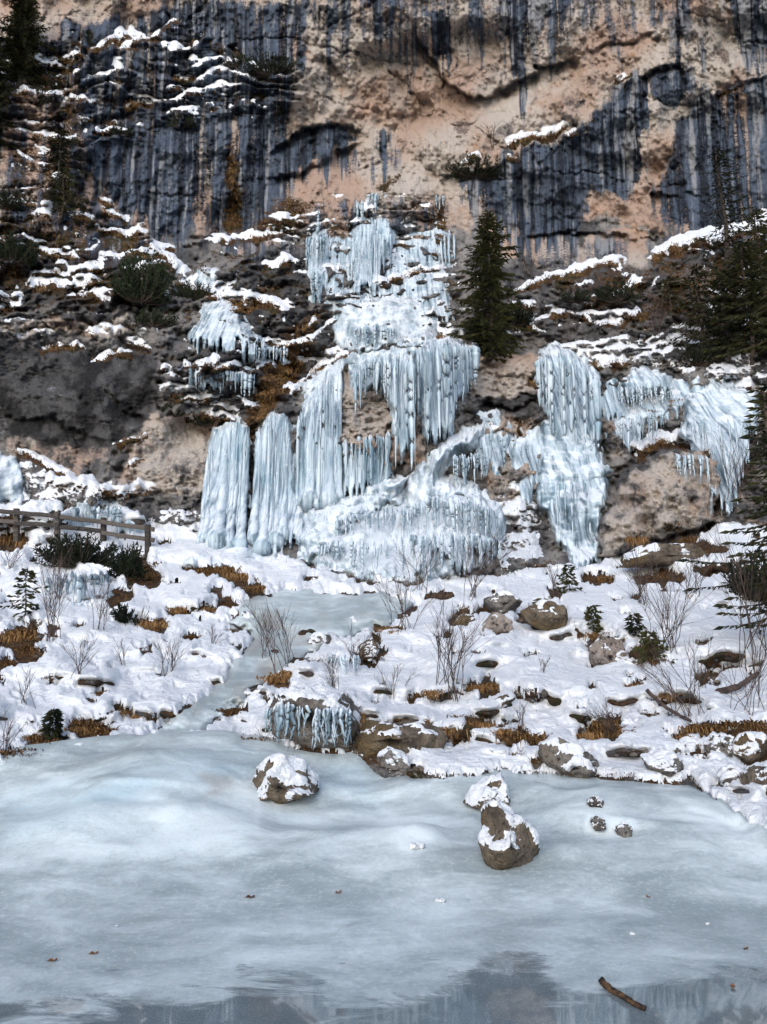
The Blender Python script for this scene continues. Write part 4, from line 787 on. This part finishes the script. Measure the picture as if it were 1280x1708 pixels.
# ------------------------------------------------------------------ conifers
def axis_frame(d):
    d = d/np.linalg.norm(d); a = np.cross(d, [0, 0, 1.]); a /= np.linalg.norm(a)+1e-9; return d, a, np.cross(a, d)
def needles(mb, base, d, L, w, r_):
    """one spray: two thin crossed blades"""
    d, a, b = axis_frame(d); tip = base+d*L; m = base+d*L*.45
    for s in (a, a*.3+b*.95):
        mb.add([base, m+s*w, tip, m-s*w], [[0, 1, 2, 3]])
def spruce(u, vbase, vtop, wpx, label, dens=1., D0=None, group='spruces on the cliff', name='spruce', bare=.12, tuft=1., lean=0.):
    r_ = np.random.default_rng(int(u*7+vbase)); g = hit(u, vbase) if D0 is None else np.array(world_at(u, vbase, D0)).ravel()
    d = g[1]; H = (vbase-vtop)*d/F*1.02; Rr = wpx*.5*d/F
    t = tag(empty(name, g), label, 'tree', group)
    mb = MB(); zz = np.linspace(0, 1, 9); path = g+np.stack([zz*lean*H+.02*H*np.sin(zz*5), zz*0, zz*H-.1], 1)
    tube(mb, path, np.linspace(.022*H, .003*H, 9), 7); tr = mb.build('trunk', M['bark'], t)
    mb = MB(); bb = MB(); nb = int(H*17*dens)+26
    for i in range(nb):
        s = bare+(1-bare)*((i+r_.random())/nb)**.9
        L = Rr*((1-s)**.6*1.05+.05)*r_.uniform(.45, 1.15)*(.32+1.3*float(vnoise(s*9+u, i*2.4 % 6.28*1.2, 5))); az = i*2.4+r_.uniform(-.5, .5)
        p0 = g+np.array([s*lean*H, 0, s*H]); el = .25*s-.28+r_.uniform(-.15, .15)
        dr = np.array([math.cos(az), math.sin(az), el]); n = 5
        tt = np.linspace(0, 1, n)[:, None]; br = p0+dr*L*tt+np.array([0, 0, 1])*(L*(-.22*tt+.24*tt**2))
        tube(bb, br, np.linspace(.006*H**.5*.9, .002, n), 3, False)
        k = max(5, int(L*15*dens))
        for j in range(k):
            q = (j+r_.random())/k*.9+.1; pp = np.array([np.interp(q, tt[:, 0], br[:, c]) for c in range(3)])
            side = r_.choice([-1, 1])*r_.uniform(.3, 1.15); dd = np.array([math.cos(az+side), math.sin(az+side), el+r_.uniform(-.55, .1)])
            needles(mb, pp, dd, tuft*r_.uniform(.16, .36)*(.6+.4*(1-q))*min(1.4, .45+Rr*.5), tuft*.028*min(1.3, .5+Rr*.4), r_)
        needles(mb, br[-1], dr, .25*min(1, Rr), .03, r_)
    top = g+np.array([lean*H, 0, H]); needles(mb, top-np.array([0, 0, .12*H]), np.array([.02, 0, 1.]), .16*H, .012*H, r_)
    cr = mb.build('crown', M['needle'], t, False); bo = tag(bb.build('branches', M['bark'], t), kind='stuff'); bo.parent = tr
    return t
spruce(818, 598, 333, 140, 'dense spruce in the middle, standing on the lip above the ice curtains', 1.9, bare=.02)
spruce(1212, 445, 222, 118, 'tall thin spruce at right against the streaked wall', .75)
spruce(1255, 610, 385, 170, 'dark broad spruce at the right edge below the thin one', 1.2)
spruce(1172, 600, 430, 120, 'dark spruce left of the broad one on the right slope', .9)
spruce(1120, 540, 455, 80, 'low sparse spruce on the right slope above the snow ramp', .7)
spruce(1215, 600, 440, 130, 'dark spruce between the broad one and its left neighbour', 1.3)
spruce(1275, 520, 330, 120, 'dark spruce at the right edge beside the thin one', 1.2)
spruce(1330, 620, 300, 200, 'large spruce mostly outside the right edge', 1.)
spruce(30, 150, -70, 120, 'tall dark spruce in the top left corner', 2.)
spruce(-30, 260, 20, 150, 'wide spruce cut by the left edge below the corner', 1.8)
spruce(98, 285, 203, 80, 'bright green small spruce on the left ledges', 1.2)
spruce(103, 362, 268, 92, 'small dark spruce just below the bright green one', 1.1)
spruce(148, 78, 44, 30, 'tiny conifer on the snowy ledge at the top left', 1.3)
spruce(990, 1062, 1012, 46, 'tiny spruce left above the rounded pinkish boulder', .9, group='small spruces on the snow slope', name='young_spruce', bare=.05)
spruce(1060, 1072, 1025, 34, 'tiny spruce right above the rounded pinkish boulder', .9, group='small spruces on the snow slope', name='young_spruce', bare=.05)
spruce(1086, 1112, 1055, 56, 'small bushy spruce right of the rounded pinkish boulder', 1.1, group='small spruces on the snow slope', name='young_spruce', bare=.05)
spruce(950, 996, 944, 46, 'small spruce at the foot of the thick ice column', 1., group='small spruces on the snow slope', name='young_spruce', bare=.05)
spruce(40, 1038, 950, 62, 'olive young spruce left of the small ice curtain', .9, group='small spruces on the snow slope', name='young_spruce', bare=.08)
spruce(87, 1240, 1188, 34, 'spindly spruce seedling on the left bank above the lake', .5, group='small spruces on the snow slope', name='young_spruce', bare=.2)
spruce(905, 1050, 1000, 44, 'low green conifer over the mossy boulder', 1.2, group='small spruces on the snow slope', name='young_spruce', bare=.02)
spruce(1318, 1090, 640, 190, 'ragged conifer reaching in from the right edge above the slope', 2.2, tuft=.65, group='spruces on the cliff')
# dwarf pines: creeping stems that turn up into brushes
def dwarf_pine(u, v, wpx, hpx, label, n=60, mat='needle2', D0=None):
    r_ = np.random.default_rng(int(u+v*3)); g = hit(u, v); d = g[1]; w = wpx*.5*d/F; h = hpx*d/F
    t = tag(empty('dwarf_pine', g), label, 'shrub', 'dwarf pines'); mb = MB(); bb = MB()
    for i in range(n):
        az = r_.uniform(0, 2*math.pi); rr = w*math.sqrt(r_.random())
        e = g+np.array([math.cos(az)*rr, math.sin(az)*rr*.55-.1, h*r_.uniform(.2, 1.)*(1-.5*(rr/w)**2)])
        mid = (g+e)/2+np.array([math.cos(az)*rr*.18, 0, -.12*h])
        tt = np.linspace(0, 1, 5)[:, None]; path = (1-tt)**2*g+2*tt*(1-tt)*mid+tt**2*e
        tube(bb, path, np.linspace(.02, .006, 5)*min(1.5, .4+h), 3, False)
        for q in np.linspace(.45, 1, 7):
            pp = (1-q)**2*g+2*q*(1-q)*mid+q*q*e; tg = e-mid+np.array([0, 0, .4*h])
            for _ in range(4):
                needles(mb, pp, tg/np.linalg.norm(tg)+r_.normal(0, .75, 3), r_.uniform(.10, .24)*min(1.3, .35+h*.5), .022*min(1.2, .35+h*.4), r_)
    mb.build('needles', M[mat], t, False); tag(bb.build('stems', M['bark'], t), kind='stuff')
for a in [(450, 128, 140, 44, 'long dark dwarf pine on the ledge under the blue streaked wall', 90), (395, 112, 60, 26, 'small dwarf pine left of the long one on the same ledge', 40), (795, 298, 118, 48, 'dwarf pine on the ledge left of the diagonal snow line', 110),
          (235, 505, 120, 100, 'big dark dwarf pine hanging over the left terraces', 140), (325, 502, 74, 40, 'small dwarf pine beside the snow band above the ice fan', 50), (22, 440, 100, 60, 'dwarf pine at the left edge above the dark rock face', 90),
          (62, 178, 80, 36, 'dwarf pine among the snowy ledges at upper left', 60), (330, 20, 70, 22, 'dwarf pine at the top edge above the dark wall', 40), (255, 545, 90, 36, 'brownish dwarf pine under the big one on the left terraces', 60),
          (130, 945, 150, 62, 'dwarf pine with bare gaps below the fence', 110), (215, 965, 66, 62, 'dense dwarf pine at the right end of the fence', 70), (290, 695, 44, 24, 'tiny dwarf pine on the rim of the dark rock face', 30), (350, 712, 70, 24, 'tiny dwarf pine above the left ice pillars', 36),
          (305, 212, 60, 26, 'low dwarf pine on the ledge in the dark upper left wall', 40), (205, 228, 50, 22, 'round dwarf pine at the end of the snowy step, upper left', 40), (1165, 612, 110, 46, 'dark dwarf pine on the snow ramp at right', 80), (860, 545, 70, 50, 'dwarf pine at the right foot of the dense spruce', 60),
          (800, 575, 60, 60, 'dwarf pine at the left foot of the dense spruce', 60), (1030, 505, 90, 40, 'dark dwarf pine on the right slope below the wall', 60), (960, 505, 60, 26, 'small dwarf pine on the right slope near the dense spruce', 40), (1262, 1010, 110, 90, 'dwarf pine cut by the right edge on the snow slope', 90), (210, 1040, 50, 30, 'small dwarf pine right of the small ice curtain', 30), (15, 350, 80, 40, 'dwarf pine at the left edge beside the small dark spruce', 60), (410, 590, 60, 24, 'dark low pine on the terrace right of the ice fan', 30)]:
    dwarf_pine(*a[:4], a[4], a[5])
# ------------------------------------------------------------------ leafless shrubs
def shrub(u, v, hpx, wpx, n, label, lean=0., thick=1.):
    r_ = np.random.default_rng(int(u*3+v)); g = hit(u, v); d = g[1]; h = hpx*d/F; w = wpx*.72*d/F
    t = tag(empty('bare_shrub', g), label, 'shrub', 'bare shrubs')
    px = d/F*1.667
    for i in range(n):
        mb = MB(); az = r_.uniform(0, 2*math.pi); sp = r_.uniform(.15, 1.); hh = h*r_.uniform(.55, 1.05)
        e = np.array([math.cos(az)*w*sp+lean*h, math.sin(az)*w*sp*.7, hh]); b0 = np.array([r_.normal(0, .20*w), r_.normal(0, .15*w), -.04*h])
        tt = np.linspace(0, 1, 8)[:, None]; cv = np.array([e[0]*.25, e[1]*.25, e[2]*.55])
        path = g+(1-tt)**2*b0+2*tt*(1-tt)*cv+tt**2*e+np.cumsum(r_.normal(0, .018*h, (8, 3)), 0)
        r0 = thick*max(.005*h**.5, .34*px); tube(mb, path, np.linspace(r0, r0*.4, 8), 4, False)
        for j in range(r_.integers(4, 12)):
            q = r_.uniform(.3, .95); p0 = np.array([np.interp(q, tt[:, 0], path[:, c]) for c in range(3)])
            dirn = (path[-1]-path[3]); dirn = dirn/np.linalg.norm(dirn)+r_.normal(0, .55, 3)*np.array([1, .7, .5]); L = h*r_.uniform(.12, .34)*(1.1-q*.5)
            p1 = p0+dirn*L*.5+np.array([0, 0, .03*h]); p2 = p0+dirn*L+np.array([0, 0, .08*h])
            tube(mb, [p0, p1, p2], np.array([.5, .4, .25])*r0, 3, False)
            if r_.random() < .6: tube(mb, [p1, p1+(p2-p1)*.6+r_.normal(0, .12, 3)*L], np.array([.35, .2])*r0, 3, False)
        mb.build('stem', M['twig'], t)
for a in [(745, 1160, 150, 100, 15, 'largest bare shrub in the middle of the snow slope'), (672, 1062, 115, 90, 11, 'bare shrub above and left of the largest one'), (285, 1130, 75, 60, 8, 'bare shrub alone in the snow on the left slope'), (130, 1136, 72, 56, 8, 'bare shrub with two trunks on the left slope'),
          (85, 1080, 150, 70, 10, 'tall thin bare shrub at left beside the small ice curtain'), (168, 1062, 100, 60, 7, 'slender bare shrub in front of the small ice curtain'), (42, 1186, 64, 30, 5, 'bare sapling at the left above the lake'), (475, 1125, 115, 80, 10, 'bare shrub on the hump beside the frozen stream', -.25),
          (785, 1005, 125, 120, 12, 'bare shrub leaning right above the rock pile', .25), (1120, 1095, 155, 110, 14, 'tall bare shrub on the right slope'), (1072, 1018, 100, 60, 10, 'bare shrub below the huge pitted rock'), (1155, 1002, 90, 60, 9, 'bare shrub right of the huge pitted rock, in the snow'),
          (1152, 1205, 130, 130, 12, 'spreading bare shrub at the right above the bank', -.1), (1022, 1228, 56, 70, 10, 'low bare shrub above the shore boulder'), (1245, 1200, 130, 100, 9, 'bare shrub at the right edge near the grassy bank'), (560, 1185, 84, 70, 8, 'bare shrub above the shore icicles'),
          (650, 1175, 60, 60, 6, 'small bare shrub left of the largest one'), (8, 1262, 64, 50, 8, 'bare shrub in the left corner at the shore'), (1215, 850, 140, 130, 15, 'dense bare shrub before the right-edge ice sheet'), (1275, 1110, 240, 150, 16, 'dark bare bush reaching in at the right edge'),
          (232, 1055, 50, 30, 4, 'thin bare twigs beside the small dwarf pine at left'), (905, 1132, 34, 20, 4, 'short twigs in the snow below the rock pile'), (435, 1250, 34, 20, 3, 'two or three thin twigs on the shore clump of grass'), (355, 1082, 40, 24, 4, 'short bare twigs above the frozen stream'), (700, 995, 100, 60, 7, 'bare twigs in front of the ice mound'), (590, 1120, 70, 60, 7, 'bare shrub on top of the snowy hump'), (925, 1000, 60, 40, 5, 'sparse twigs below the ice mound on the right'), (880, 465, 50, 60, 6, 'thin brown twigs on the ledge beside the dense spruce'), (820, 250, 40, 60, 7, 'brown twigs on the ledge above the dwarf pine'), (1090, 570, 90, 80, 9, 'bare brown shrub on the right slope'), (1180, 600, 100, 70, 8, 'bare shrub among the dark spruces at right'), (95, 1010, 80, 50, 6, 'thin bare twigs behind the olive young spruce'), (205, 1120, 50, 20, 4, 'two thin stems on the left snow slope'), (1000, 940, 60, 30, 5, 'thin twigs at the foot of the huge pitted rock'), (870, 1215, 40, 30, 4, 'thin weeds above the dark pointed boulder'), (445, 1100, 90, 40, 5, 'thin stems rising from the frozen stream'), (15, 960, 70, 40, 6, 'bare twigs at the left edge below the fence')]:
    shrub(*a[:5], a[5], *(a[6:] or ()))
# ------------------------------------------------------------------ dry grass
def blades(mb, g, n, L, spread, r_, hangf=.8):
    az = r_.uniform(0, 2*math.pi, n); b = g+np.stack([r_.normal(0, spread, n), r_.normal(0, spread*.4, n)-.02, r_.normal(0, spread*.18, n)], 1)
    ln = L*r_.uniform(.5, 1.1, n); ox = np.cos(az)*.6; oy = -np.abs(np.sin(az))*.7
    m = b+np.stack([ox*ln*.4, oy*ln*.4, ln*.28], 1); e = b+np.stack([ox*ln*.8, oy*ln*.75, ln*(.5-1.4*hangf*r_.random(n))], 1)
    w = ln[:, None]*.04*np.stack([np.ones(n), np.zeros(n), r_.normal(0, .3, n)], 1)
    v = np.stack([b-w, b+w, m+w*.9, m-w*.9, e], 1).reshape(-1, 3); k = np.arange(n)[:, None]*5
    f = np.vstack([np.hstack([k, k+1, k+2]), np.hstack([k, k+2, k+3]), np.hstack([k+3, k+2, k+4])]); mb.add(v, f)
TUS = [(20, 1262, 26), (50, 1258, 24), (80, 1250, 30), (105, 1245, 28), (132, 1225, 30), (155, 1218, 30), (178, 1225, 26), (205, 1192, 20), (310, 1246, 20), (340, 1212, 22), (375, 1192, 24), (395, 1190, 20), (365, 1240, 30), (392, 1243, 32), (418, 1243, 32), (440, 1240, 24), (465, 1138, 30), (480, 1130, 26), (590, 1200, 26), (604, 1212, 26), (700, 1212, 26), (740, 1225, 30), (768, 1205, 26), (800, 1215, 26), (838, 1228, 28), (860, 1236, 34), (885, 1236, 30), (900, 1240, 26), (982, 1232, 28), (1008, 1215, 34), (1022, 1225, 32), (1040, 1228, 24), (1160, 1222, 30), (1185, 1220, 30), (1210, 1214, 28), (1245, 1215, 34), (1268, 1222, 32), (1140, 1235, 22), (1110, 1165, 18), (1066, 1146, 18), (1052, 1150, 18), (820, 1150, 22), (800, 1152, 24), (720, 1160, 20), (260, 1048, 30), (300, 1022, 22), (320, 1068, 18), (345, 1022, 22), (350, 958, 26), (375, 955, 26), (400, 966, 26), (325, 955, 20), (240, 965, 26), (270, 948, 22), (20, 905, 28), (45, 912, 22), (30, 1068, 34), (55, 1090, 30), (15, 1110, 24), (40, 1060, 26), (650, 1055, 26), (670, 1060, 22), (985, 1065, 22), (1010, 970, 24), (1060, 905, 26), (1085, 1085, 26), (1100, 1110, 26), (1150, 905, 24), (175, 1160, 16), (140, 1210, 24), (235, 1200, 18), (60, 1235, 20), (1200, 820, 26), (430, 985, 22), (415, 970, 20)]
TUS.sort()
for i, (u, v, L) in enumerate(TUS):
    g = hit(u, v); s = g[1]/F; r_ = np.random.default_rng(i)
    mb = MB(); g2 = g+np.array([0, -.03, .02]); blades(mb, g2, 110, L*s*.9, L*s*.36, r_, .9)
    zone = 'on the shore bank' if v > 1180 else 'on the snow slope' if v > 940 else 'below the cliff'
    t = empty('grass_tussock', g)
    side = [q for q in TUS if (q[1] > 1180) == (v > 1180) and (q[1] > 940) == (v > 940)]
    n_ = side.index((u, v, L))+1; o_ = 'th' if 10 < n_ % 100 < 14 else {1: 'st', 2: 'nd', 3: 'rd'}.get(n_ % 10, 'th')
    tag(t, f'{n_}{o_} from the left of the dry orange grass tussocks {zone}', 'grass', f'dry grass tussocks {zone}'); tag(mb.build('blades', M['grass'], t, False), kind='stuff')
# dead grass and heath on the cliff ledges: uncountable
def scatter_grass(name, weight, n, Lpx, mat, nb, seed):
    r_ = np.random.default_rng(seed); inside = (U > -60) & (U < 1340) & (V > -40) & (V < 1320); w = (weight*inside).ravel(); idx = r_.choice(w.size, n, p=w/w.sum()); mb = MB(); PP = P.reshape(-1, 3)
    for i in idx:
        g = PP[i]; s = g[1]/F; L = Lpx*r_.uniform(.6, 1.3)*s; blades(mb, g+np.array([0, -.05, .03]), nb, L, L*.6, r_, 1.)
    tag(mb.build(name, M[mat], None, False), kind='stuff')
lip = np.clip(moss, 0, 1)*(sn_ < .5)
scatter_grass('ledge_grass', np.clip(lip-.35, 0, 1)*isc, 2000, 8, 'grass2', 12, 5)
scatter_grass('ledge_grass', np.clip(lip-.55, 0, 1)*isc, 800, 9, 'grass', 10, 6)
scatter_grass('slope_grass', (1-isc)*np.maximum(bare, 1.*(sn_ < .45))*(stream < .3)*(V < shore), 1700, 9, 'grass2', 12, 7)
scatter_grass('slope_grass', (1-isc)*np.clip(bare+.25*holes-.1, 0, 1)*(V < shore)*(stream < .3), 420, 8, 'grass', 10, 8)
# rubble showing through the thin snow
mb = MB(); r_ = np.random.default_rng(31)
ico = bmesh.new(); bmesh.ops.create_icosphere(ico, subdivisions=2, radius=1); iv2 = np.array([v.co for v in ico.verts]); if2 = np.array([[v.index for v in f.verts] for f in ico.faces]); ico.free()
for i in range(260):
    u = r_.uniform(-40, 1320); v = r_.uniform(945, 1290)
    if v > np.interp(u, [a[0] for a in SHORE], [a[1] for a in SHORE])-6 or samp(stream, u, v) > .5 or (r_.random() > .35 and samp(holes, u, v) < .15): continue
    g = hit(u, v); s = g[1]/F*r_.uniform(2, 7); n_ = fbm(iv2[:, 0]*1.5+i, iv2[:, 1]*1.5+iv2[:, 2]*1.7, 3, i)
    mb.add(g+iv2*np.array([r_.uniform(1, 1.6), 1, r_.uniform(.55, .9)])*s*(1+.5*n_[:, None]), if2)
tag(mb.build('slope_rubble', M['greyrock'], None, False), kind='stuff')
# stems and litter sticking out of the snow
mb = MB(); r_ = np.random.default_rng(12)
for i in range(420):
    u = r_.uniform(0, 1280); v = r_.uniform(930, 1300)
    if v > np.interp(u, [a[0] for a in SHORE], [a[1] for a in SHORE]) or samp(stream, u, v) > .3: continue
    g = hit(u, v); s = g[1]/F; L = r_.uniform(4, 16)*s; d_ = np.array([r_.normal(0, .5), r_.normal(0, .4), 1.])
    tube(mb, [g, g+d_*L*.6, g+d_*L+r_.normal(0, .2, 3)*L], np.array([.5, .4, .2])*s*.9, 3, False)
tag(mb.build('withered_stems', M['twig'], None), kind='stuff')
# pebbles along the shore
mb = MB()
ico = bmesh.new(); bmesh.ops.create_icosphere(ico, subdivisions=1, radius=1); iv = np.array([v.co for v in ico.verts]); if_ = np.array([[v.index for v in f.verts] for f in ico.faces]); ico.free()
for i in range(520):
    u = r_.choice([r_.uniform(680, 920), r_.uniform(900, 1280), r_.uniform(560, 760)]); v = np.interp(u, [a[0] for a in SHORE], [a[1] for a in SHORE])-abs(r_.normal(0, 26))-2+ (0 if u < 900 else -8)
    g = hit(u, v); s = g[1]/F*r_.uniform(1.5, 6)
    mb.add(g+iv*np.array([1.3, 1, .7])*s*(1+.3*r_.random((len(iv), 1))), if_)
tag(mb.build('shore_pebbles', M['greyrock'], None), kind='stuff')
# ------------------------------------------------------------------ the fence
t = tag(empty('wooden_fence', hit(170, 900)), 'weathered two-rail wooden fence on the path at the left', 'fence')
def fpt(u, v, D0): return np.array(world_at(u, v, D0)).ravel()
PO = [(-70, 842, 880, 24.6), (28, 850, 888, 24.0), (96, 856, 893, 23.4), (173, 866, 904, 22.8), (247, 877, 922, 22.2)]
PO = [(u, va, vb, float(samp(D, np.full(20, u), np.linspace(va-4, vb, 20)).min())-.2) for (u, va, vb, _) in PO]
def beam(p0, p1, w, h, name, bev=.012):
    p0 = np.array(p0); p1 = np.array(p1); d = p1-p0; d /= np.linalg.norm(d); a = np.cross(d, [0, 0, 1.]) if abs(d[2]) < .9 else np.array([1., 0, 0]); a /= np.linalg.norm(a); b = np.cross(a, d); mb = MB(); vv = []
    n = 6
    for k in range(n):
        c = p0+(p1-p0)*k/(n-1)+np.array([0, 0, 1])*random.uniform(-.012, .012)
        for (i, j) in ((-1, -.8), (-.8, -1), (.8, -1), (1, -.8), (1, .8), (.8, 1), (-.8, 1), (-1, .8)): vv.append(c+a*i*w/2*random.uniform(.95, 1.05)+b*j*h/2)
    f = [[k*8+i, k*8+(i+1) % 8, k*8+8+(i+1) % 8, k*8+8+i] for k in range(n-1) for i in range(8)]
    mb.add(vv, f); e = (n-1)*8
    mb.add(vv[:8], [[0, 1, 2, 3], [0, 3, 4, 7], [4, 5, 6, 7]]); mb.add(vv[-8:], [[0, 1, 2, 3], [0, 3, 4, 7], [4, 5, 6, 7]])
    return mb.build(name, M['fence'], t, False)
for (u, va, vb, dd) in PO: beam(fpt(u, vb+16, dd), fpt(u, va-2, dd), .15, .15, 'post')
for i in range(4):
    a, b = PO[i], PO[i+1]
    for o_ in (.14, .60):
        beam(fpt(a[0]-4, a[1]+(a[2]-a[1])*o_, a[3]-.11), fpt(b[0]+(10 if i == 3 else 3), b[1]+(b[2]-b[1])*o_*.9, b[3]-.11), .06, .13, 'rail')
# ------------------------------------------------------------------ small things
def stick(pts, D_, r, label, name, mat='wood', cat='stick', twigs=()):
    W = [np.array(p) for p in pts]; t = tag(empty(name, W[0]), label, cat); mb = MB(); ss = np.linspace(0, 1, 16); arr = np.array(W); x = np.linspace(0, 1, len(W)); path = np.stack([np.interp(ss, x, arr[:, c]) for c in range(3)], 1)
    path += np.random.default_rng(3).normal(0, r*.12, path.shape); tube(mb, path, r*np.linspace(1.1, .75, 16), 8, True, .35, 4); mb.build('wood', M[mat], t)
    for (p, q) in twigs: mb = MB(); tube(mb, [p, (np.array(p)+q)/2+.004, q], [r*.4, r*.35, r*.2], 5); mb.build('twig', M[mat], t)
def lk(u, v, dz): g = hit(u, v); return g+np.array([0, 0, dz])
stick([lk(1003, 1640, .014), lk(1018, 1654, .012), lk(1034, 1664, .012), lk(1055, 1676, .012), lk(1077, 1687, .010)], 0, .0135, 'short crooked stick lying on the lake ice at lower right', 'stick', twigs=[(lk(1005, 1641, .02), lk(1002, 1646, .016))])
g0, g1 = hit(708, 1008), hit(756, 1004); stick([g0+[0, -.1, .1], (g0+g1)/2+[0, -.1, .12], g1+[0, -.1, .12]], 0, .085, 'thick brown log piece in the snow below the ice mound', 'log', cat='log')
g0, g1 = hit(1192, 1162), hit(1262, 1140); stick([g0+[0, -.05, .05], (g0+g1)/2+[0, -.1, .05], g1+[0, -.05, .12]], 0, .032, 'long fallen branch on the snow at the right', 'fallen_branch', 'twig', 'branch')
g0, g1 = hit(1210, 1120), hit(1244, 1124); stick([g0+[0, -.05, .04], g1+[0, -.05, .06]], 0, .028, 'short fallen branch above the long one at the right', 'fallen_branch', 'twig', 'branch')
g0, g1 = hit(1078, 1175), hit(1150, 1210); stick([g0+[0, -.05, .16], (g0+g1)/2+[0, -.05, .06], g1+[0, -.05, .05]], 0, .02, 'thin arched branch lying left of the spreading shrub', 'fallen_branch', 'twig', 'branch')
def leaf(u, v, L, rot, label):
    g = hit(u, v)+np.array([0, 0, .004]); t = tag(empty('fallen_leaf', g), label, 'leaf', 'fallen leaves on the ice'); n = 9; s = np.linspace(0, 1, n); w = L*.36*np.sin(s*math.pi)**.8*(1-.3*s); mb = MB(); c, s_ = math.cos(rot), math.sin(rot); V_ = []
    for i in range(n):
        for k in (-1, 0, 1):
            x = (s[i]-.5)*L; y = k*w[i]*(1+.25*math.sin(i*2.4)); z = .12*L*abs(k)*(1+math.sin(i))+.05*L*s[i]**2
            V_.append(g+np.array([x*c-y*s_, x*s_+y*c, z]))
    mb.add(V_, [[i*3+k, i*3+k+1, i*3+k+4, i*3+k+3] for i in range(n-1) for k in (0, 1)]); mb.build('blade', M['leaf'], t)
    mb = MB(); d = np.array([c, s_, 0]); tube(mb, [g-d*L*.5, g-d*L*.75+np.array([0, 0, .006])], [.0015, .001], 4); mb.build('stalk', M['leaf'], t)
leaf(157, 1592, .04, .3, 'reddish curled leaf on the ice at left'); leaf(1223, 1648, .035, 1.2, 'yellow-brown leaf on the ice near the right edge'); leaf(1245, 1584, .03, .5, 'small dark leaf on the ice above the yellow-brown one'); leaf(418, 1498, .05, .1, 'dark leaf on the ice left of centre'); leaf(1081, 1497, .03, 2., 'tiny dark leaf on the ice right of the tall boulder'); leaf(565, 1490, .04, .6, 'thin dark leaf on the ice below the twin-twig boulder'); leaf(88, 1604, .04, .2, 'thin dark leaf on the ice left of the reddish one')
def clump(u, v, r, label):
    g = hit(u, v); r_ = np.random.default_rng(int(u)); t = tag(empty('snow_lump', g), label, 'snow', 'lumps of snow on the ice')
    for k in range(4):
        mb = MB(); sub_ = bmesh.new(); bmesh.ops.create_icosphere(sub_, subdivisions=3, radius=1); v3 = np.array([q.co for q in sub_.verts]); f3 = np.array([[q.index for q in f.verts] for f in sub_.faces]); sub_.free()
        rr = r*r_.uniform(.35, .75); n_ = fbm(v3[:, 0]*2+k, v3[:, 1]*2+v3[:, 2]*2, 3, k)
        mb.add(g+np.array([r_.normal(0, r*.4), r_.normal(0, r*.3), rr*.45])+v3*rr*(1+.35*n_[:, None])*np.array([1, 1, .75]), f3); mb.build('lump', M['snow'], t)
clump(735, 1504, .024, 'white lump of snow on the ice in the middle'); clump(1055, 1558, .016, 'small flat lump of snow on the ice right of the reflection'); clump(1180, 1542, .011, 'tiny speck of snow on the ice near the right edge'); clump(195, 1545, .009, 'tiny speck of snow on the ice at left'); clump(697, 1415, .05, 'crumbled snow heap in the hollow of the shore ice')
